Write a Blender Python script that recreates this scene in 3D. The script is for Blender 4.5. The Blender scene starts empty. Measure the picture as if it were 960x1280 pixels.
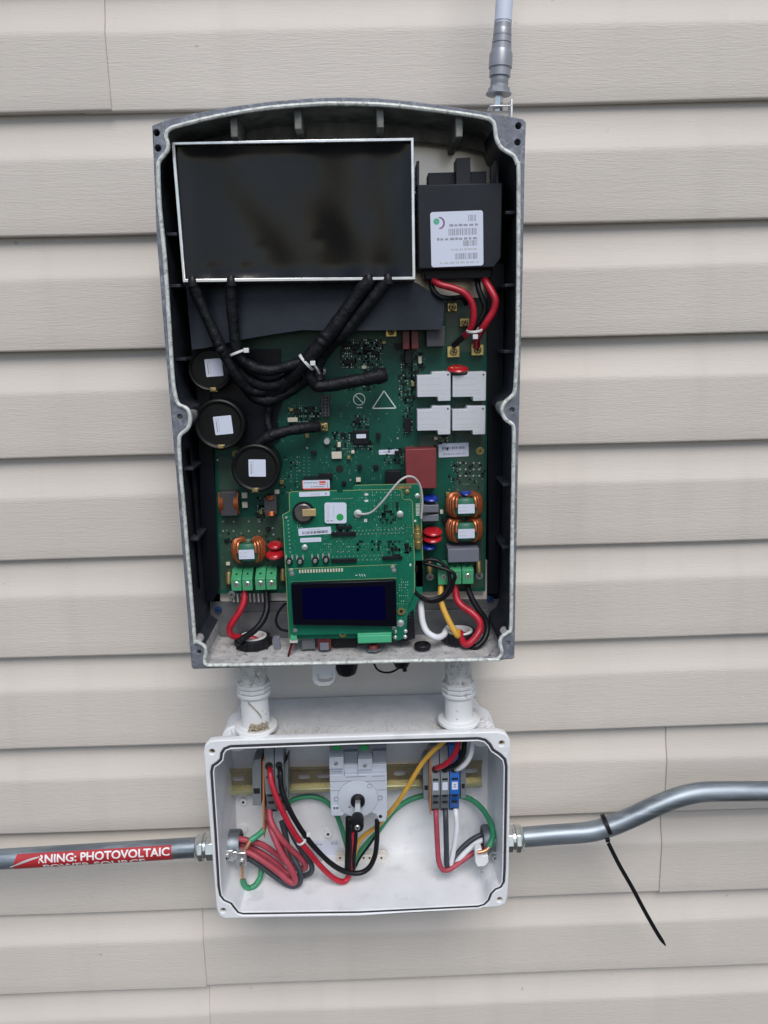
import bpy, bmesh, math, random
from mathutils import Vector, Matrix
random.seed(7)
C = bpy.context.scene.collection
S = bpy.context.scene
R = math.radians

# ------------------------------------------------------------------ camera
FPX = 973.26
CAM = Vector((0.0098, -0.8854, 0.0757))
def _rot(p, y, r):
    return (Matrix.Rotation(y, 3, 'Z') @ Matrix.Rotation(p, 3, 'X') @ Matrix.Rotation(r, 3, 'Y'))
CR = _rot(-0.2233, -0.0171, 0.0249)          # columns: right, forward, up
cam_d = bpy.data.cameras.new('camera'); cam = bpy.data.objects.new('camera', cam_d); C.objects.link(cam)
_m = Matrix.Identity(4)
for i in range(3):
    _m[i][0] = CR[i][0]; _m[i][1] = CR[i][2]; _m[i][2] = -CR[i][1]; _m[i][3] = CAM[i]
cam.matrix_world = _m
cam_d.sensor_fit = 'VERTICAL'; cam_d.sensor_height = 36.0; cam_d.lens = 36.0 * FPX / 1280.0
cam_d.clip_start = 0.02; cam_d.clip_end = 500
S.camera = cam

# ------------------------------------------------------------------ sky, sun, exposure
SUN_EL, SUN_AZ = R(50), R(8)      # azimuth measured from straight out of the wall (-Y) towards +X
world = bpy.data.worlds.new('World'); S.world = world; world.use_nodes = True
wn = world.node_tree; bg = wn.nodes['Background']
sky = wn.nodes.new('ShaderNodeTexSky'); sky.sky_type = 'NISHITA'; sky.sun_disc = False
sky.sun_elevation = SUN_EL; sky.sun_rotation = math.pi - SUN_AZ
sky.air_density = 1.0; sky.dust_density = 1.5; sky.ozone_density = 1.0
wn.links.new(sky.outputs[0], bg.inputs[0]); bg.inputs[1].default_value = 0.085
sl = bpy.data.lights.new('sun', 'SUN'); sl.energy = 1.55; sl.angle = R(32); sl.color = (1.0, 0.965, 0.92)
so = bpy.data.objects.new('sun', sl); C.objects.link(so)
_d = Vector((math.sin(SUN_AZ) * math.cos(SUN_EL), -math.cos(SUN_AZ) * math.cos(SUN_EL), math.sin(SUN_EL)))
so.rotation_euler = _d.to_track_quat('Z', 'Y').to_euler(); so.location = _d * 3
S.view_settings.view_transform = 'Standard'; S.view_settings.look = 'None'
S.view_settings.exposure = 0.50; S.view_settings.gamma = 1.0

# ------------------------------------------------------------------ measuring from the photograph
def ray(px, py):
    return CR @ Vector(((px - 480) / FPX, 1.0, (640 - py) / FPX))
def at(px, py, Y):
    d = ray(px, py); return CAM + d * ((Y - CAM.y) / d.y)
def atz(px, py, Z):
    d = ray(px, py); return CAM + d * ((Z - CAM.z) / d.z)
def rect(x0, y0, x1, y1, Y):
    xm, ym = (x0 + x1) / 2, (y0 + y1) / 2
    return at(x0, ym, Y).x, at(x1, ym, Y).x, at(xm, y1, Y).z, at(xm, y0, Y).z

# ------------------------------------------------------------------ materials
MATS = {}
def mat(name, col, rough=0.5, metal=0.0, var=0.0, vscale=60, bump=0.0, bscale=400, coat=0.0, spec=0.5,
        stain=None, stscale=40, stlo=0.5, sthi=0.65, stretch=None, rvar=0.0, bdist=0.001, sss=0.0, trans=0.0):
    if name in MATS: return MATS[name]
    m = bpy.data.materials.new(name); m.use_nodes = True
    nt = m.node_tree; b = nt.nodes['Principled BSDF']
    b.inputs['Base Color'].default_value = (*col, 1); b.inputs['Roughness'].default_value = rough
    b.inputs['Metallic'].default_value = metal; b.inputs['Coat Weight'].default_value = coat
    b.inputs['Specular IOR Level'].default_value = spec
    b.inputs['Transmission Weight'].default_value = trans
    tc = nt.nodes.new('ShaderNodeTexCoord'); src = tc.outputs['Object']
    geo = nt.nodes.new('ShaderNodeNewGeometry'); src = geo.outputs['Position']
    if stretch:
        mp = nt.nodes.new('ShaderNodeMapping'); mp.inputs['Scale'].default_value = stretch
        nt.links.new(src, mp.inputs[0]); src = mp.outputs[0]
    out = None
    if var:
        n = nt.nodes.new('ShaderNodeTexNoise'); n.inputs['Scale'].default_value = vscale; n.inputs['Detail'].default_value = 6
        nt.links.new(src, n.inputs['Vector'])
        r = nt.nodes.new('ShaderNodeMapRange'); r.inputs[1].default_value = 0.3; r.inputs[2].default_value = 0.7
        r.inputs[3].default_value = 1 - var; r.inputs[4].default_value = 1 + var
        nt.links.new(n.outputs[0], r.inputs[0])
        mx = nt.nodes.new('ShaderNodeMix'); mx.data_type = 'RGBA'; mx.blend_type = 'MULTIPLY'; mx.inputs[0].default_value = 1
        mx.inputs[6].default_value = (*col, 1); nt.links.new(r.outputs[0], mx.inputs[7]); out = mx.outputs[2]
        if rvar:
            r2 = nt.nodes.new('ShaderNodeMapRange'); r2.inputs[1].default_value = 0.3; r2.inputs[2].default_value = 0.7
            r2.inputs[3].default_value = rough - rvar; r2.inputs[4].default_value = rough + rvar
            nt.links.new(n.outputs[0], r2.inputs[0]); nt.links.new(r2.outputs[0], b.inputs['Roughness'])
    if stain:
        n2 = nt.nodes.new('ShaderNodeTexNoise'); n2.inputs['Scale'].default_value = stscale; n2.inputs['Detail'].default_value = 8
        n2.inputs['Roughness'].default_value = 0.65
        nt.links.new(src, n2.inputs['Vector'])
        r = nt.nodes.new('ShaderNodeMapRange'); r.inputs[1].default_value = stlo; r.inputs[2].default_value = sthi
        nt.links.new(n2.outputs[0], r.inputs[0])
        mx2 = nt.nodes.new('ShaderNodeMix'); mx2.data_type = 'RGBA'
        nt.links.new(r.outputs[0], mx2.inputs[0])
        if out: nt.links.new(out, mx2.inputs[6])
        else: mx2.inputs[6].default_value = (*col, 1)
        mx2.inputs[7].default_value = (*stain, 1); out = mx2.outputs[2]
    if out: nt.links.new(out, b.inputs['Base Color'])
    if bump:
        n3 = nt.nodes.new('ShaderNodeTexNoise'); n3.inputs['Scale'].default_value = bscale; n3.inputs['Detail'].default_value = 4
        nt.links.new(src, n3.inputs['Vector'])
        bp = nt.nodes.new('ShaderNodeBump'); bp.inputs['Strength'].default_value = bump; bp.inputs['Distance'].default_value = bdist
        nt.links.new(n3.outputs[0], bp.inputs['Height']); nt.links.new(bp.outputs[0], b.inputs['Normal'])
    MATS[name] = m; return m

def siding_mat(name, strength):
    m = mat(name, (0.60, 0.558, 0.508), rough=0.5, spec=0.3, var=0.035, vscale=5)
    nt = m.node_tree; b = nt.nodes['Principled BSDF']
    geo = nt.nodes.new('ShaderNodeNewGeometry')
    base = b.inputs['Base Color'].links[0].from_socket
    oi = nt.nodes.new('ShaderNodeObjectInfo')
    rr_ = nt.nodes.new('ShaderNodeMapRange'); rr_.inputs[3].default_value = 0.965; rr_.inputs[4].default_value = 1.02
    nt.links.new(oi.outputs['Random'], rr_.inputs[0])
    m1 = nt.nodes.new('ShaderNodeMix'); m1.data_type = 'RGBA'; m1.blend_type = 'MULTIPLY'; m1.inputs[0].default_value = 1
    nt.links.new(base, m1.inputs[6]); nt.links.new(rr_.outputs[0], m1.inputs[7])
    # faint run-down streaks and a few specks of dirt
    last = m1.outputs[2]
    for (scl, lo, hi, amt, sc) in (((1, .1, .10), .54, .74, .09, 22), ((1, 1, 1), .735, .76, .55, 48)):
        mp = nt.nodes.new('ShaderNodeMapping'); mp.inputs['Scale'].default_value = scl; nt.links.new(geo.outputs['Position'], mp.inputs[0])
        n = nt.nodes.new('ShaderNodeTexNoise'); n.inputs['Scale'].default_value = sc; n.inputs['Detail'].default_value = 4
        nt.links.new(mp.outputs[0], n.inputs['Vector'])
        r = nt.nodes.new('ShaderNodeMapRange'); r.inputs[1].default_value = lo; r.inputs[2].default_value = hi; r.inputs[4].default_value = amt
        nt.links.new(n.outputs[0], r.inputs[0])
        m2 = nt.nodes.new('ShaderNodeMix'); m2.data_type = 'RGBA'; nt.links.new(r.outputs[0], m2.inputs[0])
        nt.links.new(last, m2.inputs[6]); m2.inputs[7].default_value = (0.30, 0.27, 0.22, 1); last = m2.outputs[2]
    nt.links.new(last, b.inputs['Base Color'])
    hs = []
    for (sx, sz, sc, dist, w) in ((0.085, 1.0, 420, 1.6, 1.0), (0.05, 1.0, 130, 1.5, 0.3), (0.14, 1, 900, 0.6, 0.5)):
        mp = nt.nodes.new('ShaderNodeMapping'); mp.inputs['Scale'].default_value = (sx, 0.3, sz)
        nt.links.new(geo.outputs['Position'], mp.inputs[0])
        n = nt.nodes.new('ShaderNodeTexNoise'); n.inputs['Scale'].default_value = sc; n.inputs['Detail'].default_value = 3
        n.inputs['Distortion'].default_value = dist
        nt.links.new(mp.outputs[0], n.inputs['Vector'])
        mu = nt.nodes.new('ShaderNodeMath'); mu.operation = 'MULTIPLY'; mu.inputs[1].default_value = w
        nt.links.new(n.outputs[0], mu.inputs[0]); hs.append(mu)
    a = hs[0]
    for h in hs[1:]:
        ad = nt.nodes.new('ShaderNodeMath'); ad.operation = 'ADD'
        nt.links.new(a.outputs[0], ad.inputs[0]); nt.links.new(h.outputs[0], ad.inputs[1]); a = ad
    bp = nt.nodes.new('ShaderNodeBump'); bp.inputs['Strength'].default_value = strength; bp.inputs['Distance'].default_value = 0.0011
    nt.links.new(a.outputs[0], bp.inputs['Height']); nt.links.new(bp.outputs[0], b.inputs['Normal'])
    return m

m_side = siding_mat('siding_grain', 0.34)
m_side2 = siding_mat('siding_curve', 0.17)
m_cast = mat('cast_aluminium', (0.16, 0.175, 0.21), 0.55, 0.3, var=0.25, vscale=120, bump=0.3, bscale=900, stain=(0.34, 0.36, 0.40), stscale=170, stlo=0.52, sthi=0.72)
m_lip = mat('worn_lip', (0.62, 0.65, 0.62), 0.6, 0.15, var=0.25, vscale=200, stain=(0.26, 0.28, 0.26), stscale=220, stlo=0.5, sthi=0.68)
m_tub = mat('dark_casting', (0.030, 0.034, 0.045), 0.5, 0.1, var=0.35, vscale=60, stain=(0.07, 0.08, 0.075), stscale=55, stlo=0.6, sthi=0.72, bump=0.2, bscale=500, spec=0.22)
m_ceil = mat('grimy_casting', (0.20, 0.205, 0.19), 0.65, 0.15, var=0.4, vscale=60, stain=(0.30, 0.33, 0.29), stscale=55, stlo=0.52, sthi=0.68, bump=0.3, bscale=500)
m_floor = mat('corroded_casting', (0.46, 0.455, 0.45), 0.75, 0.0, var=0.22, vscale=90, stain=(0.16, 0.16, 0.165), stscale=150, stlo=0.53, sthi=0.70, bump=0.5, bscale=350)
m_backgrey = mat('grey_backing', (0.13, 0.135, 0.145), 0.5, 0.3, var=0.2, vscale=50)
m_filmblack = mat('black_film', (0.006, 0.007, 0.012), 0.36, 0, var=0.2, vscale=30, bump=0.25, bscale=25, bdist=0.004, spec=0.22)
m_polish = mat('bright_plate', (0.96, 0.86, 0.77), 0.25, 0.3, var=0.08, vscale=20, bump=0.1, bscale=20, bdist=0.003)
m_plate = mat('pale_plate', (0.70, 0.66, 0.60), 0.45, 0.1, var=0.12, vscale=60)
m_galv = mat('galvanised', (0.74, 0.75, 0.75), 0.28, 0.85, var=0.12, vscale=70, rvar=0.1)
m_pot = mat('potted_sheet', (0.003, 0.003, 0.0035), 0.2, 0, var=0.3, vscale=18, bump=0.05, bscale=16, bdist=0.004, spec=0.36, rvar=0.03)
m_sleeve = mat('black_sleeve', (0.008, 0.0085, 0.011), 0.5, 0, var=0.3, vscale=150, bump=0.7, bscale=170, bdist=0.0025, spec=0.22)
m_flap = mat('slate_sheet', (0.015, 0.019, 0.028), 0.36, 0, var=0.18, vscale=25, bump=0.45, bscale=16, bdist=0.004, spec=0.22)
m_blk = mat('black_plastic', (0.010, 0.0105, 0.013), 0.42, 0, var=0.2, vscale=90, bump=0.08, bscale=900, spec=0.22)
m_disc = mat('gloss_black', (0.007, 0.0075, 0.0075), 0.38, 0, var=0.25, vscale=40, bump=0.06, bscale=60, spec=0.22)
m_filter = mat('filter_black', (0.017, 0.020, 0.027), 0.5, 0, var=0.12, vscale=40, bump=0.1, bscale=1200, spec=0.22)
m_pcb = mat('board_green', (0.006, 0.072, 0.052), 0.32, 0, var=0.2, vscale=35, spec=0.3)
m_pcbpale = mat('board_green_pale', (0.030, 0.070, 0.050), 0.32, 0, var=0.2, vscale=60)
m_pcb2 = mat('control_green', (0.006, 0.135, 0.078), 0.32, 0, var=0.12, vscale=60, spec=0.35)
m_pcbedge = mat('board_edge', (0.22, 0.33, 0.14), 0.5)
m_silk = mat('silkscreen', (0.62, 0.68, 0.64), 0.6)
m_silkdim = mat('silkscreen_dim', (0.10, 0.22, 0.17), 0.5)
m_solder = mat('solder', (0.66, 0.68, 0.66), 0.3, 0.7)
m_brass = mat('brass', (0.62, 0.48, 0.20), 0.32, 0.85, var=0.2, vscale=200)
m_brassdull = mat('dull_brass', (0.34, 0.27, 0.12), 0.45, 0.7, var=0.25, vscale=200)
m_copper = mat('copper_wire', (0.42, 0.125, 0.05), 0.3, 0.55, var=0.2, vscale=300)
m_copper2 = mat('bare_copper', (0.60, 0.30, 0.17), 0.35, 0.7, var=0.25, vscale=300)
m_core = mat('green_core', (0.02, 0.13, 0.08), 0.45)
m_white = mat('relay_white', (0.55, 0.58, 0.63), 0.42, 0, var=0.03, vscale=50)
m_paper = mat('label_white', (0.62, 0.67, 0.80), 0.45)
m_ink = mat('print_black', (0.03, 0.03, 0.04), 0.6)
m_inkgrey = mat('print_grey', (0.30, 0.31, 0.36), 0.6)
m_inkfaint = mat('print_faint', (0.50, 0.52, 0.55), 0.6)
m_inkred = mat('print_red', (0.65, 0.10, 0.08), 0.6)
m_inkgreen = mat('print_green', (0.02, 0.33, 0.08), 0.5)
m_inkteal = mat('print_teal', (0.10, 0.42, 0.27), 0.5)
m_inkplum = mat('print_plum', (0.22, 0.09, 0.20), 0.5)
m_redcap = mat('red_case', (0.19, 0.030, 0.033), 0.45, 0, var=0.08, vscale=60)
m_redvar = mat('red_disc', (0.42, 0.012, 0.020), 0.25, 0, coat=0.3)
m_bluevar = mat('blue_disc', (0.010, 0.030, 0.30), 0.3, 0, coat=0.3)
m_capgrey = mat('grey_case', (0.15, 0.16, 0.20), 0.45, 0, var=0.06, vscale=60)
m_term = mat('terminal_green', (0.055, 0.31, 0.145), 0.4, 0, var=0.1, vscale=120)
m_term2 = mat('connector_green', (0.07, 0.42, 0.22), 0.4)
m_screw = mat('screw_zinc', (0.68, 0.68, 0.66), 0.28, 0.85, var=0.15, vscale=300)
m_bluescrew = mat('blue_screw', (0.03, 0.08, 0.28), 0.35, 0.5)
m_lcd = mat('lcd_blue', (0.0008, 0.0006, 0.024), 0.12, 0, spec=0.08)
m_lcdrim = mat('lcd_rim', (0.003, 0.0032, 0.008), 0.2, 0, spec=0.15)
m_hole = mat('hole_dark', (0.006, 0.006, 0.007), 0.8)
m_red = mat('wire_red', (0.42, 0.012, 0.030), 0.36, 0, var=0.15, vscale=90)
m_redf = mat('wire_red_faded', (0.36, 0.050, 0.075), 0.5, 0, var=0.2, vscale=80)
m_wblk = mat('wire_black', (0.009, 0.0095, 0.012), 0.35, 0, var=0.2, vscale=90, spec=0.22)
m_wblkf = mat('wire_black_faded', (0.036, 0.043, 0.055), 0.5, 0, var=0.2, vscale=90)
m_wwhite = mat('wire_white', (0.68, 0.70, 0.74), 0.4, 0, var=0.06, vscale=90)
m_wyel = mat('wire_yellow', (0.66, 0.37, 0.055), 0.4, 0, var=0.1, vscale=90)
m_wgreen = mat('wire_green', (0.035, 0.26, 0.13), 0.42, 0, var=0.15, vscale=80)
m_coax = mat('coax_grey', (0.50, 0.50, 0.50), 0.45)
m_tie = mat('tie_white', (0.66, 0.68, 0.68), 0.42)
m_jbox = mat('white_box', (0.76, 0.775, 0.80), 0.42, 0, var=0.05, vscale=30, stain=(0.58, 0.60, 0.63), stscale=28, stlo=0.55, sthi=0.75)
m_jtop = mat('white_box_dirty', (0.70, 0.715, 0.73), 0.5, 0, var=0.08, vscale=60, stain=(0.30, 0.27, 0.23), stscale=330, stlo=0.60, sthi=0.74, bump=0.2, bscale=900)
m_gasket = mat('gasket', (0.035, 0.036, 0.04), 0.6)
m_pvc = mat('white_pvc', (0.76, 0.775, 0.78), 0.5, 0, var=0.05, vscale=40, stain=(0.30, 0.27, 0.22), stscale=150, stlo=0.63, sthi=0.72, bump=0.15, bscale=300)
m_pvcd = mat('dirty_pvc', (0.64, 0.63, 0.60), 0.6, 0, var=0.2, vscale=120, stain=(0.14, 0.12, 0.10), stscale=190, stlo=0.55, sthi=0.68, bump=0.3, bscale=300)
m_dirt = mat('nest_mud', (0.34, 0.29, 0.22), 0.9, 0, var=0.35, vscale=400, bump=0.6, bscale=900)
m_rail = mat('yellow_zinc', (0.33, 0.285, 0.185), 0.28, 0.7, var=0.12, vscale=25, rvar=0.08)
m_raillip = mat('yellow_zinc_lip', (0.48, 0.48, 0.29), 0.3, 0.5, var=0.12, vscale=25)
m_tgrey = mat('terminal_grey', (0.17, 0.19, 0.205), 0.5, 0, var=0.06, vscale=90)
m_tgreyd = mat('terminal_grey_dark', (0.10, 0.115, 0.125), 0.5)
m_tblue = mat('terminal_blue', (0.015, 0.12, 0.46), 0.42)
m_torange = mat('terminal_orange', (0.42, 0.17, 0.07), 0.5)
m_switch = mat('switch_grey', (0.50, 0.54, 0.61), 0.45, 0, var=0.03, vscale=60)
m_switchd = mat('switch_grey_dark', (0.20, 0.22, 0.25), 0.5)
m_emt = mat('galvanised_conduit', (0.235, 0.275, 0.31), 0.44, 0.8, var=0.38, vscale=60, stretch=(0.15, 1, 1), rvar=0.1, stain=(0.36, 0.40, 0.43), stscale=120, stlo=0.5, sthi=0.68, bump=0.06, bscale=200)
m_chrome = mat('zinc_fitting', (0.66, 0.68, 0.66), 0.2, 0.95, var=0.12, vscale=120, rvar=0.08)
m_bush = mat('cast_bushing', (0.20, 0.23, 0.26), 0.45, 0.7, var=0.2, vscale=120)
m_warn = mat('warning_red', (0.40, 0.022, 0.030), 0.45, 0, var=0.12, vscale=90)
m_warnw = mat('warning_white', (0.78, 0.78, 0.78), 0.5)
m_ant = mat('antenna_white', (0.66, 0.72, 0.84), 0.4)
m_antg = mat('antenna_grey', (0.33, 0.34, 0.37), 0.4, 0.4, var=0.1, vscale=100)
m_heat = mat('heat_shrink_blue', (0.02, 0.035, 0.09), 0.45)
m_cream = mat('cream_part', (0.60, 0.56, 0.45), 0.5)
m_batt = mat('battery_steel', (0.20, 0.19, 0.18), 0.3, 0.8, var=0.2, vscale=100)
m_gold = mat('gold_clip', (0.68, 0.52, 0.26), 0.35, 0.6)
m_ground = mat('ground', (0.045, 0.047, 0.048), 0.9, 0, var=0.4, vscale=3)
m_greydark = mat('dark_core', (0.05, 0.05, 0.056), 0.5, 0.1, var=0.1, vscale=60)
m_redblk = mat('dark_red_case', (0.13, 0.018, 0.02), 0.4)

def traces(m, col, scale, amount):
    """faint copper tracks under the solder mask: thin lines where blocky cells meet"""
    nt = m.node_tree; b = nt.nodes['Principled BSDF']
    geo = nt.nodes.new('ShaderNodeNewGeometry')
    v = nt.nodes.new('ShaderNodeTexVoronoi'); v.feature = 'DISTANCE_TO_EDGE'; v.inputs['Scale'].default_value = scale; v.inputs['Randomness'].default_value = 0.75
    mp = nt.nodes.new('ShaderNodeMapping'); mp.inputs['Scale'].default_value = (1.6, 0.02, 0.55)
    nt.links.new(geo.outputs['Position'], mp.inputs[0]); nt.links.new(mp.outputs[0], v.inputs['Vector'])
    r = nt.nodes.new('ShaderNodeMapRange'); r.inputs[1].default_value = 0.02; r.inputs[2].default_value = 0.07; r.inputs[3].default_value = amount; r.inputs[4].default_value = 0
    nt.links.new(v.outputs[0], r.inputs[0])
    mx = nt.nodes.new('ShaderNodeMix'); mx.data_type = 'RGBA'; nt.links.new(r.outputs[0], mx.inputs[0])
    src = b.inputs['Base Color'].links[0].from_socket
    nt.links.new(src, mx.inputs[6]); mx.inputs[7].default_value = (*col, 1); nt.links.new(mx.outputs[2], b.inputs['Base Color'])
traces(m_pcb, (0.012, 0.085, 0.055), 130, 0.55)
traces(m_pcb2, (0.012, 0.17, 0.10), 190, 0.5)

# ------------------------------------------------------------------ object helpers
W = {}
def thing(name, label, cat, loc, group=None):
    o = bpy.data.objects.new(name, None); C.objects.link(o); o.location = loc; o.empty_display_size = 0.02
    W[o.name] = Vector(loc); o['label'] = label; o['category'] = cat
    if group: o['group'] = group
    return o
def tag(o, label, cat, group=None):
    o['label'] = label; o['category'] = cat
    if group: o['group'] = group
    return o
def link(name, me, parent=None, origin=None):
    """me holds world coordinates; recentre it on its own origin and hang it under parent"""
    if origin is None:
        vs = [v.co for v in me.vertices]
        origin = Vector([(min(v[i] for v in vs) + max(v[i] for v in vs)) / 2 for i in range(3)])
    me.transform(Matrix.Translation(-origin))
    o = bpy.data.objects.new(name, me); C.objects.link(o)
    W[o.name] = Vector(origin)
    if parent: o.parent = parent; o.location = origin - W[parent.name]
    else: o.location = origin
    return o
def copy_tree(o, delta, parent=None, top=True):
    c = o.copy(); C.objects.link(c)
    if parent: c.parent = parent
    if top: c.location = o.location + delta
    W[c.name] = W[o.name] + delta
    for ch in list(o.children): copy_tree(ch, delta, c, False)
    return c

class MB:
    def __init__(s): s.v = []; s.f = []; s.m = []
    def add(s, vs, fs, m=0):
        b = len(s.v); s.v += [tuple(v) for v in vs]
        s.f += [tuple(i + b for i in f) for f in fs]; s.m += [m] * len(fs); return s
    def box(s, x0, x1, y0, y1, z0, z1, m=0):
        x0, x1 = sorted((x0, x1)); y0, y1 = sorted((y0, y1)); z0, z1 = sorted((z0, z1))
        return s.add([(x0,y0,z0),(x1,y0,z0),(x1,y1,z0),(x0,y1,z0),(x0,y0,z1),(x1,y0,z1),(x1,y1,z1),(x0,y1,z1)],
            [(0,3,2,1),(4,5,6,7),(0,1,5,4),(1,2,6,5),(2,3,7,6),(3,0,4,7)], m)
    def pbox(s, x0, y0, x1, y1, Yf, Yb, m=0):
        a, b, c, d = rect(x0, y0, x1, y1, Yf); return s.box(a, b, Yf, Yb, c, d, m)
    def prism(s, poly, y0, y1, m=0, caps=True):
        """poly: list of (x,z); extruded from y0 (front) to y1"""
        a = sum(poly[i][0]*poly[(i+1)%len(poly)][1]-poly[(i+1)%len(poly)][0]*poly[i][1] for i in range(len(poly)))
        if a < 0: poly = poly[::-1]
        n = len(poly)
        vs = [(x, y0, z) for x, z in poly] + [(x, y1, z) for x, z in poly]
        fs = [(i, i + n, (i + 1) % n + n, (i + 1) % n) for i in range(n)]
        if caps: fs += [tuple(range(n)), tuple(range(2*n - 1, n - 1, -1))]
        return s.add(vs, fs, m)
    def ppoly(s, pts, Yf, Yb, m=0):
        return s.prism([(at(x, y, Yf).x, at(x, y, Yf).z) for x, y in pts], Yf, Yb, m)
    def lathe(s, c, axis, prof, seg=24, m=0, cap=True):
        """prof: list of (distance along axis, radius)"""
        ax = Vector(axis).normalized(); u = ax.orthogonal().normalized(); w = ax.cross(u); c = Vector(c)
        vs = []
        for d, r in prof:
            for k in range(seg):
                t = 2 * math.pi * k / seg; vs.append(c + ax * d + (u * math.cos(t) + w * math.sin(t)) * r)
        fs = []
        for j in range(len(prof) - 1):
            for k in range(seg):
                a = j*seg + k; b = j*seg + (k+1) % seg; fs.append((a, b, b + seg, a + seg))
        if cap:
            fs.append(tuple(range(seg - 1, -1, -1))); fs.append(tuple(range((len(prof)-1)*seg, len(prof)*seg)))
        return s.add(vs, fs, m)
    def cyl(s, c, axis, r, h, seg=20, m=0): return s.lathe(c, axis, [(0, r), (h, r)], seg, m)
    def tube(s, pts, r, seg=10, m=0, closed=False, flat=None):
        n = len(pts); vs = []; fs = []; pts = [Vector(p) for p in pts]; up = None
        for i, p in enumerate(pts):
            if closed: t = pts[(i + 1) % n] - pts[i - 1]
            else: t = pts[min(i + 1, n - 1)] - pts[max(i - 1, 0)]
            t.normalize()
            if up is None: up = t.orthogonal().normalized()
            up = (up - t * up.dot(t)).normalized(); w = t.cross(up)
            rr = r[i] if isinstance(r, (list, tuple)) else r
            for k in range(seg):
                a = 2 * math.pi * k / seg; vs.append(p + (up * math.cos(a) + w * math.sin(a)) * rr)
        for i in range(n if closed else n - 1):
            for k in range(seg):
                a = i*seg + k; b = i*seg + (k+1) % seg; j = ((i + 1) % n)*seg
                fs.append((a, b, j + (k+1) % seg, j + k))
        if not closed:
            fs.append(tuple(range(seg - 1, -1, -1))); fs.append(tuple((n-1)*seg + k for k in range(seg)))
        return s.add(vs, fs, m)
    def build(s, name, mats, parent=None, bevel=0, smooth=True, origin=None, seg=2):
        me = bpy.data.meshes.new(name); me.from_pydata(s.v, [], s.f)
        if not isinstance(mats, (list, tuple)): mats = [mats]
        for m in mats: me.materials.append(m)
        me.polygons.foreach_set('material_index', s.m); me.update()
        if smooth:
            me.polygons.foreach_set('use_smooth', [True] * len(me.polygons)); me.set_sharp_from_angle(angle=R(38))
        o = link(name, me, parent, origin)
        if bevel:
            b = o.modifiers.new('bevel', 'BEVEL'); b.width = bevel; b.segments = seg; b.limit_method = 'ANGLE'; b.angle_limit = R(40)
        return o

def smooth_path(pts, n=7, closed=False):
    P = [Vector(p) for p in pts]; out = []; N = len(P)
    for i in range(N if closed else N - 1):
        g = lambda k: P[k % N] if closed else P[max(0, min(N - 1, k))]
        p0, p1, p2, p3 = g(i-1), g(i), g(i+1), g(i+2)
        for k in range(n):
            t = k / n
            out.append(0.5*((2*p1) + (-p0+p2)*t + (2*p0-5*p1+4*p2-p3)*t*t + (-p0+3*p1-3*p2+p3)*t**3))
    if not closed: out.append(P[-1])
    return out
def pw(pts): return [at(*p) for p in pts]
def wire(name, pts, r, m, parent=None, world=False, seg=10, n=7, jitter=0.0):
    P = smooth_path(pts if world else pw(pts), n)
    if jitter:                                  # sleeves crease and swell a little along their length
        ph = random.uniform(0, 6); rl = r if isinstance(r, list) else [r]*len(P)
        r = [rl[min(i, len(rl)-1)]*(1 + .025*math.sin(i*.9 + ph) + .04*math.sin(i*.37 + 2*ph) + random.uniform(-.015, .015)) for i in range(len(P))]
    if jitter:
        P = [p + Vector((random.uniform(-1,1), random.uniform(-1,1), random.uniform(-1,1))) * jitter for p in P]
    return MB().tube(P, r, seg).build(name, m, parent)

def plate_mesh(name, loops, thick, bevel=0.0):
    """loops: first the outline, then holes, as (x,z) lists; centre plane y=0"""
    cu = bpy.data.curves.new(name, 'CURVE'); cu.dimensions = '2D'; cu.fill_mode = 'BOTH'
    for lp in loops:
        sp = cu.splines.new('POLY'); sp.points.add(len(lp) - 1)
        for i, (x, z) in enumerate(lp): sp.points[i].co = (x, z, 0, 1)
        sp.use_cyclic_u = True
    cu.extrude = thick / 2 - bevel; cu.bevel_depth = bevel; cu.bevel_resolution = 1; cu.offset = -bevel
    ob = bpy.data.objects.new(name, cu); C.objects.link(ob)
    dg = bpy.context.evaluated_depsgraph_get(); me = bpy.data.meshes.new_from_object(ob.evaluated_get(dg))
    bpy.data.objects.remove(ob); bpy.data.curves.remove(cu)
    me.transform(Matrix(((1,0,0,0),(0,0,-1,0),(0,1,0,0),(0,0,0,1))))
    return me
def plate(name, loops, yc, thick, m, parent, bevel=0.0):
    me = plate_mesh(name, loops, thick, bevel); me.transform(Matrix.Translation((0, yc, 0)))
    me.materials.clear(); me.materials.append(m)
    return link(name, me, parent)
def circ(cx, cz, r, n=20): return [(cx + r*math.cos(2*math.pi*k/n), cz + r*math.sin(2*math.pi*k/n)) for k in range(n)]
def rrect(x0, x1, z0, z1, r, n=5):
    out = []
    for cx, cz, a in ((x1-r, z0+r, -90), (x1-r, z1-r, 0), (x0+r, z1-r, 90), (x0+r, z0+r, 180)):
        for k in range(n + 1):
            t = R(a + 90*k/n); out.append((cx + r*math.cos(t), cz + r*math.sin(t)))
    return out
def text_mesh(txt, size, bold=0.0, spacing=1.0):
    cu = bpy.data.curves.new('txt', 'FONT'); cu.body = txt; cu.size = size; cu.offset = bold; cu.space_character = spacing
    cu.align_x = 'LEFT'; cu.resolution_u = 3
    ob = bpy.data.objects.new('txt', cu); C.objects.link(ob)
    dg = bpy.context.evaluated_depsgraph_get(); me = bpy.data.meshes.new_from_object(ob.evaluated_get(dg))
    bpy.data.objects.remove(ob); bpy.data.curves.remove(cu)
    return me
def add_mesh(mb, me, fn, m=0):
    mb.add([fn(v.co) for v in me.vertices], [tuple(p.vertices) for p in me.polygons], m)
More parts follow.
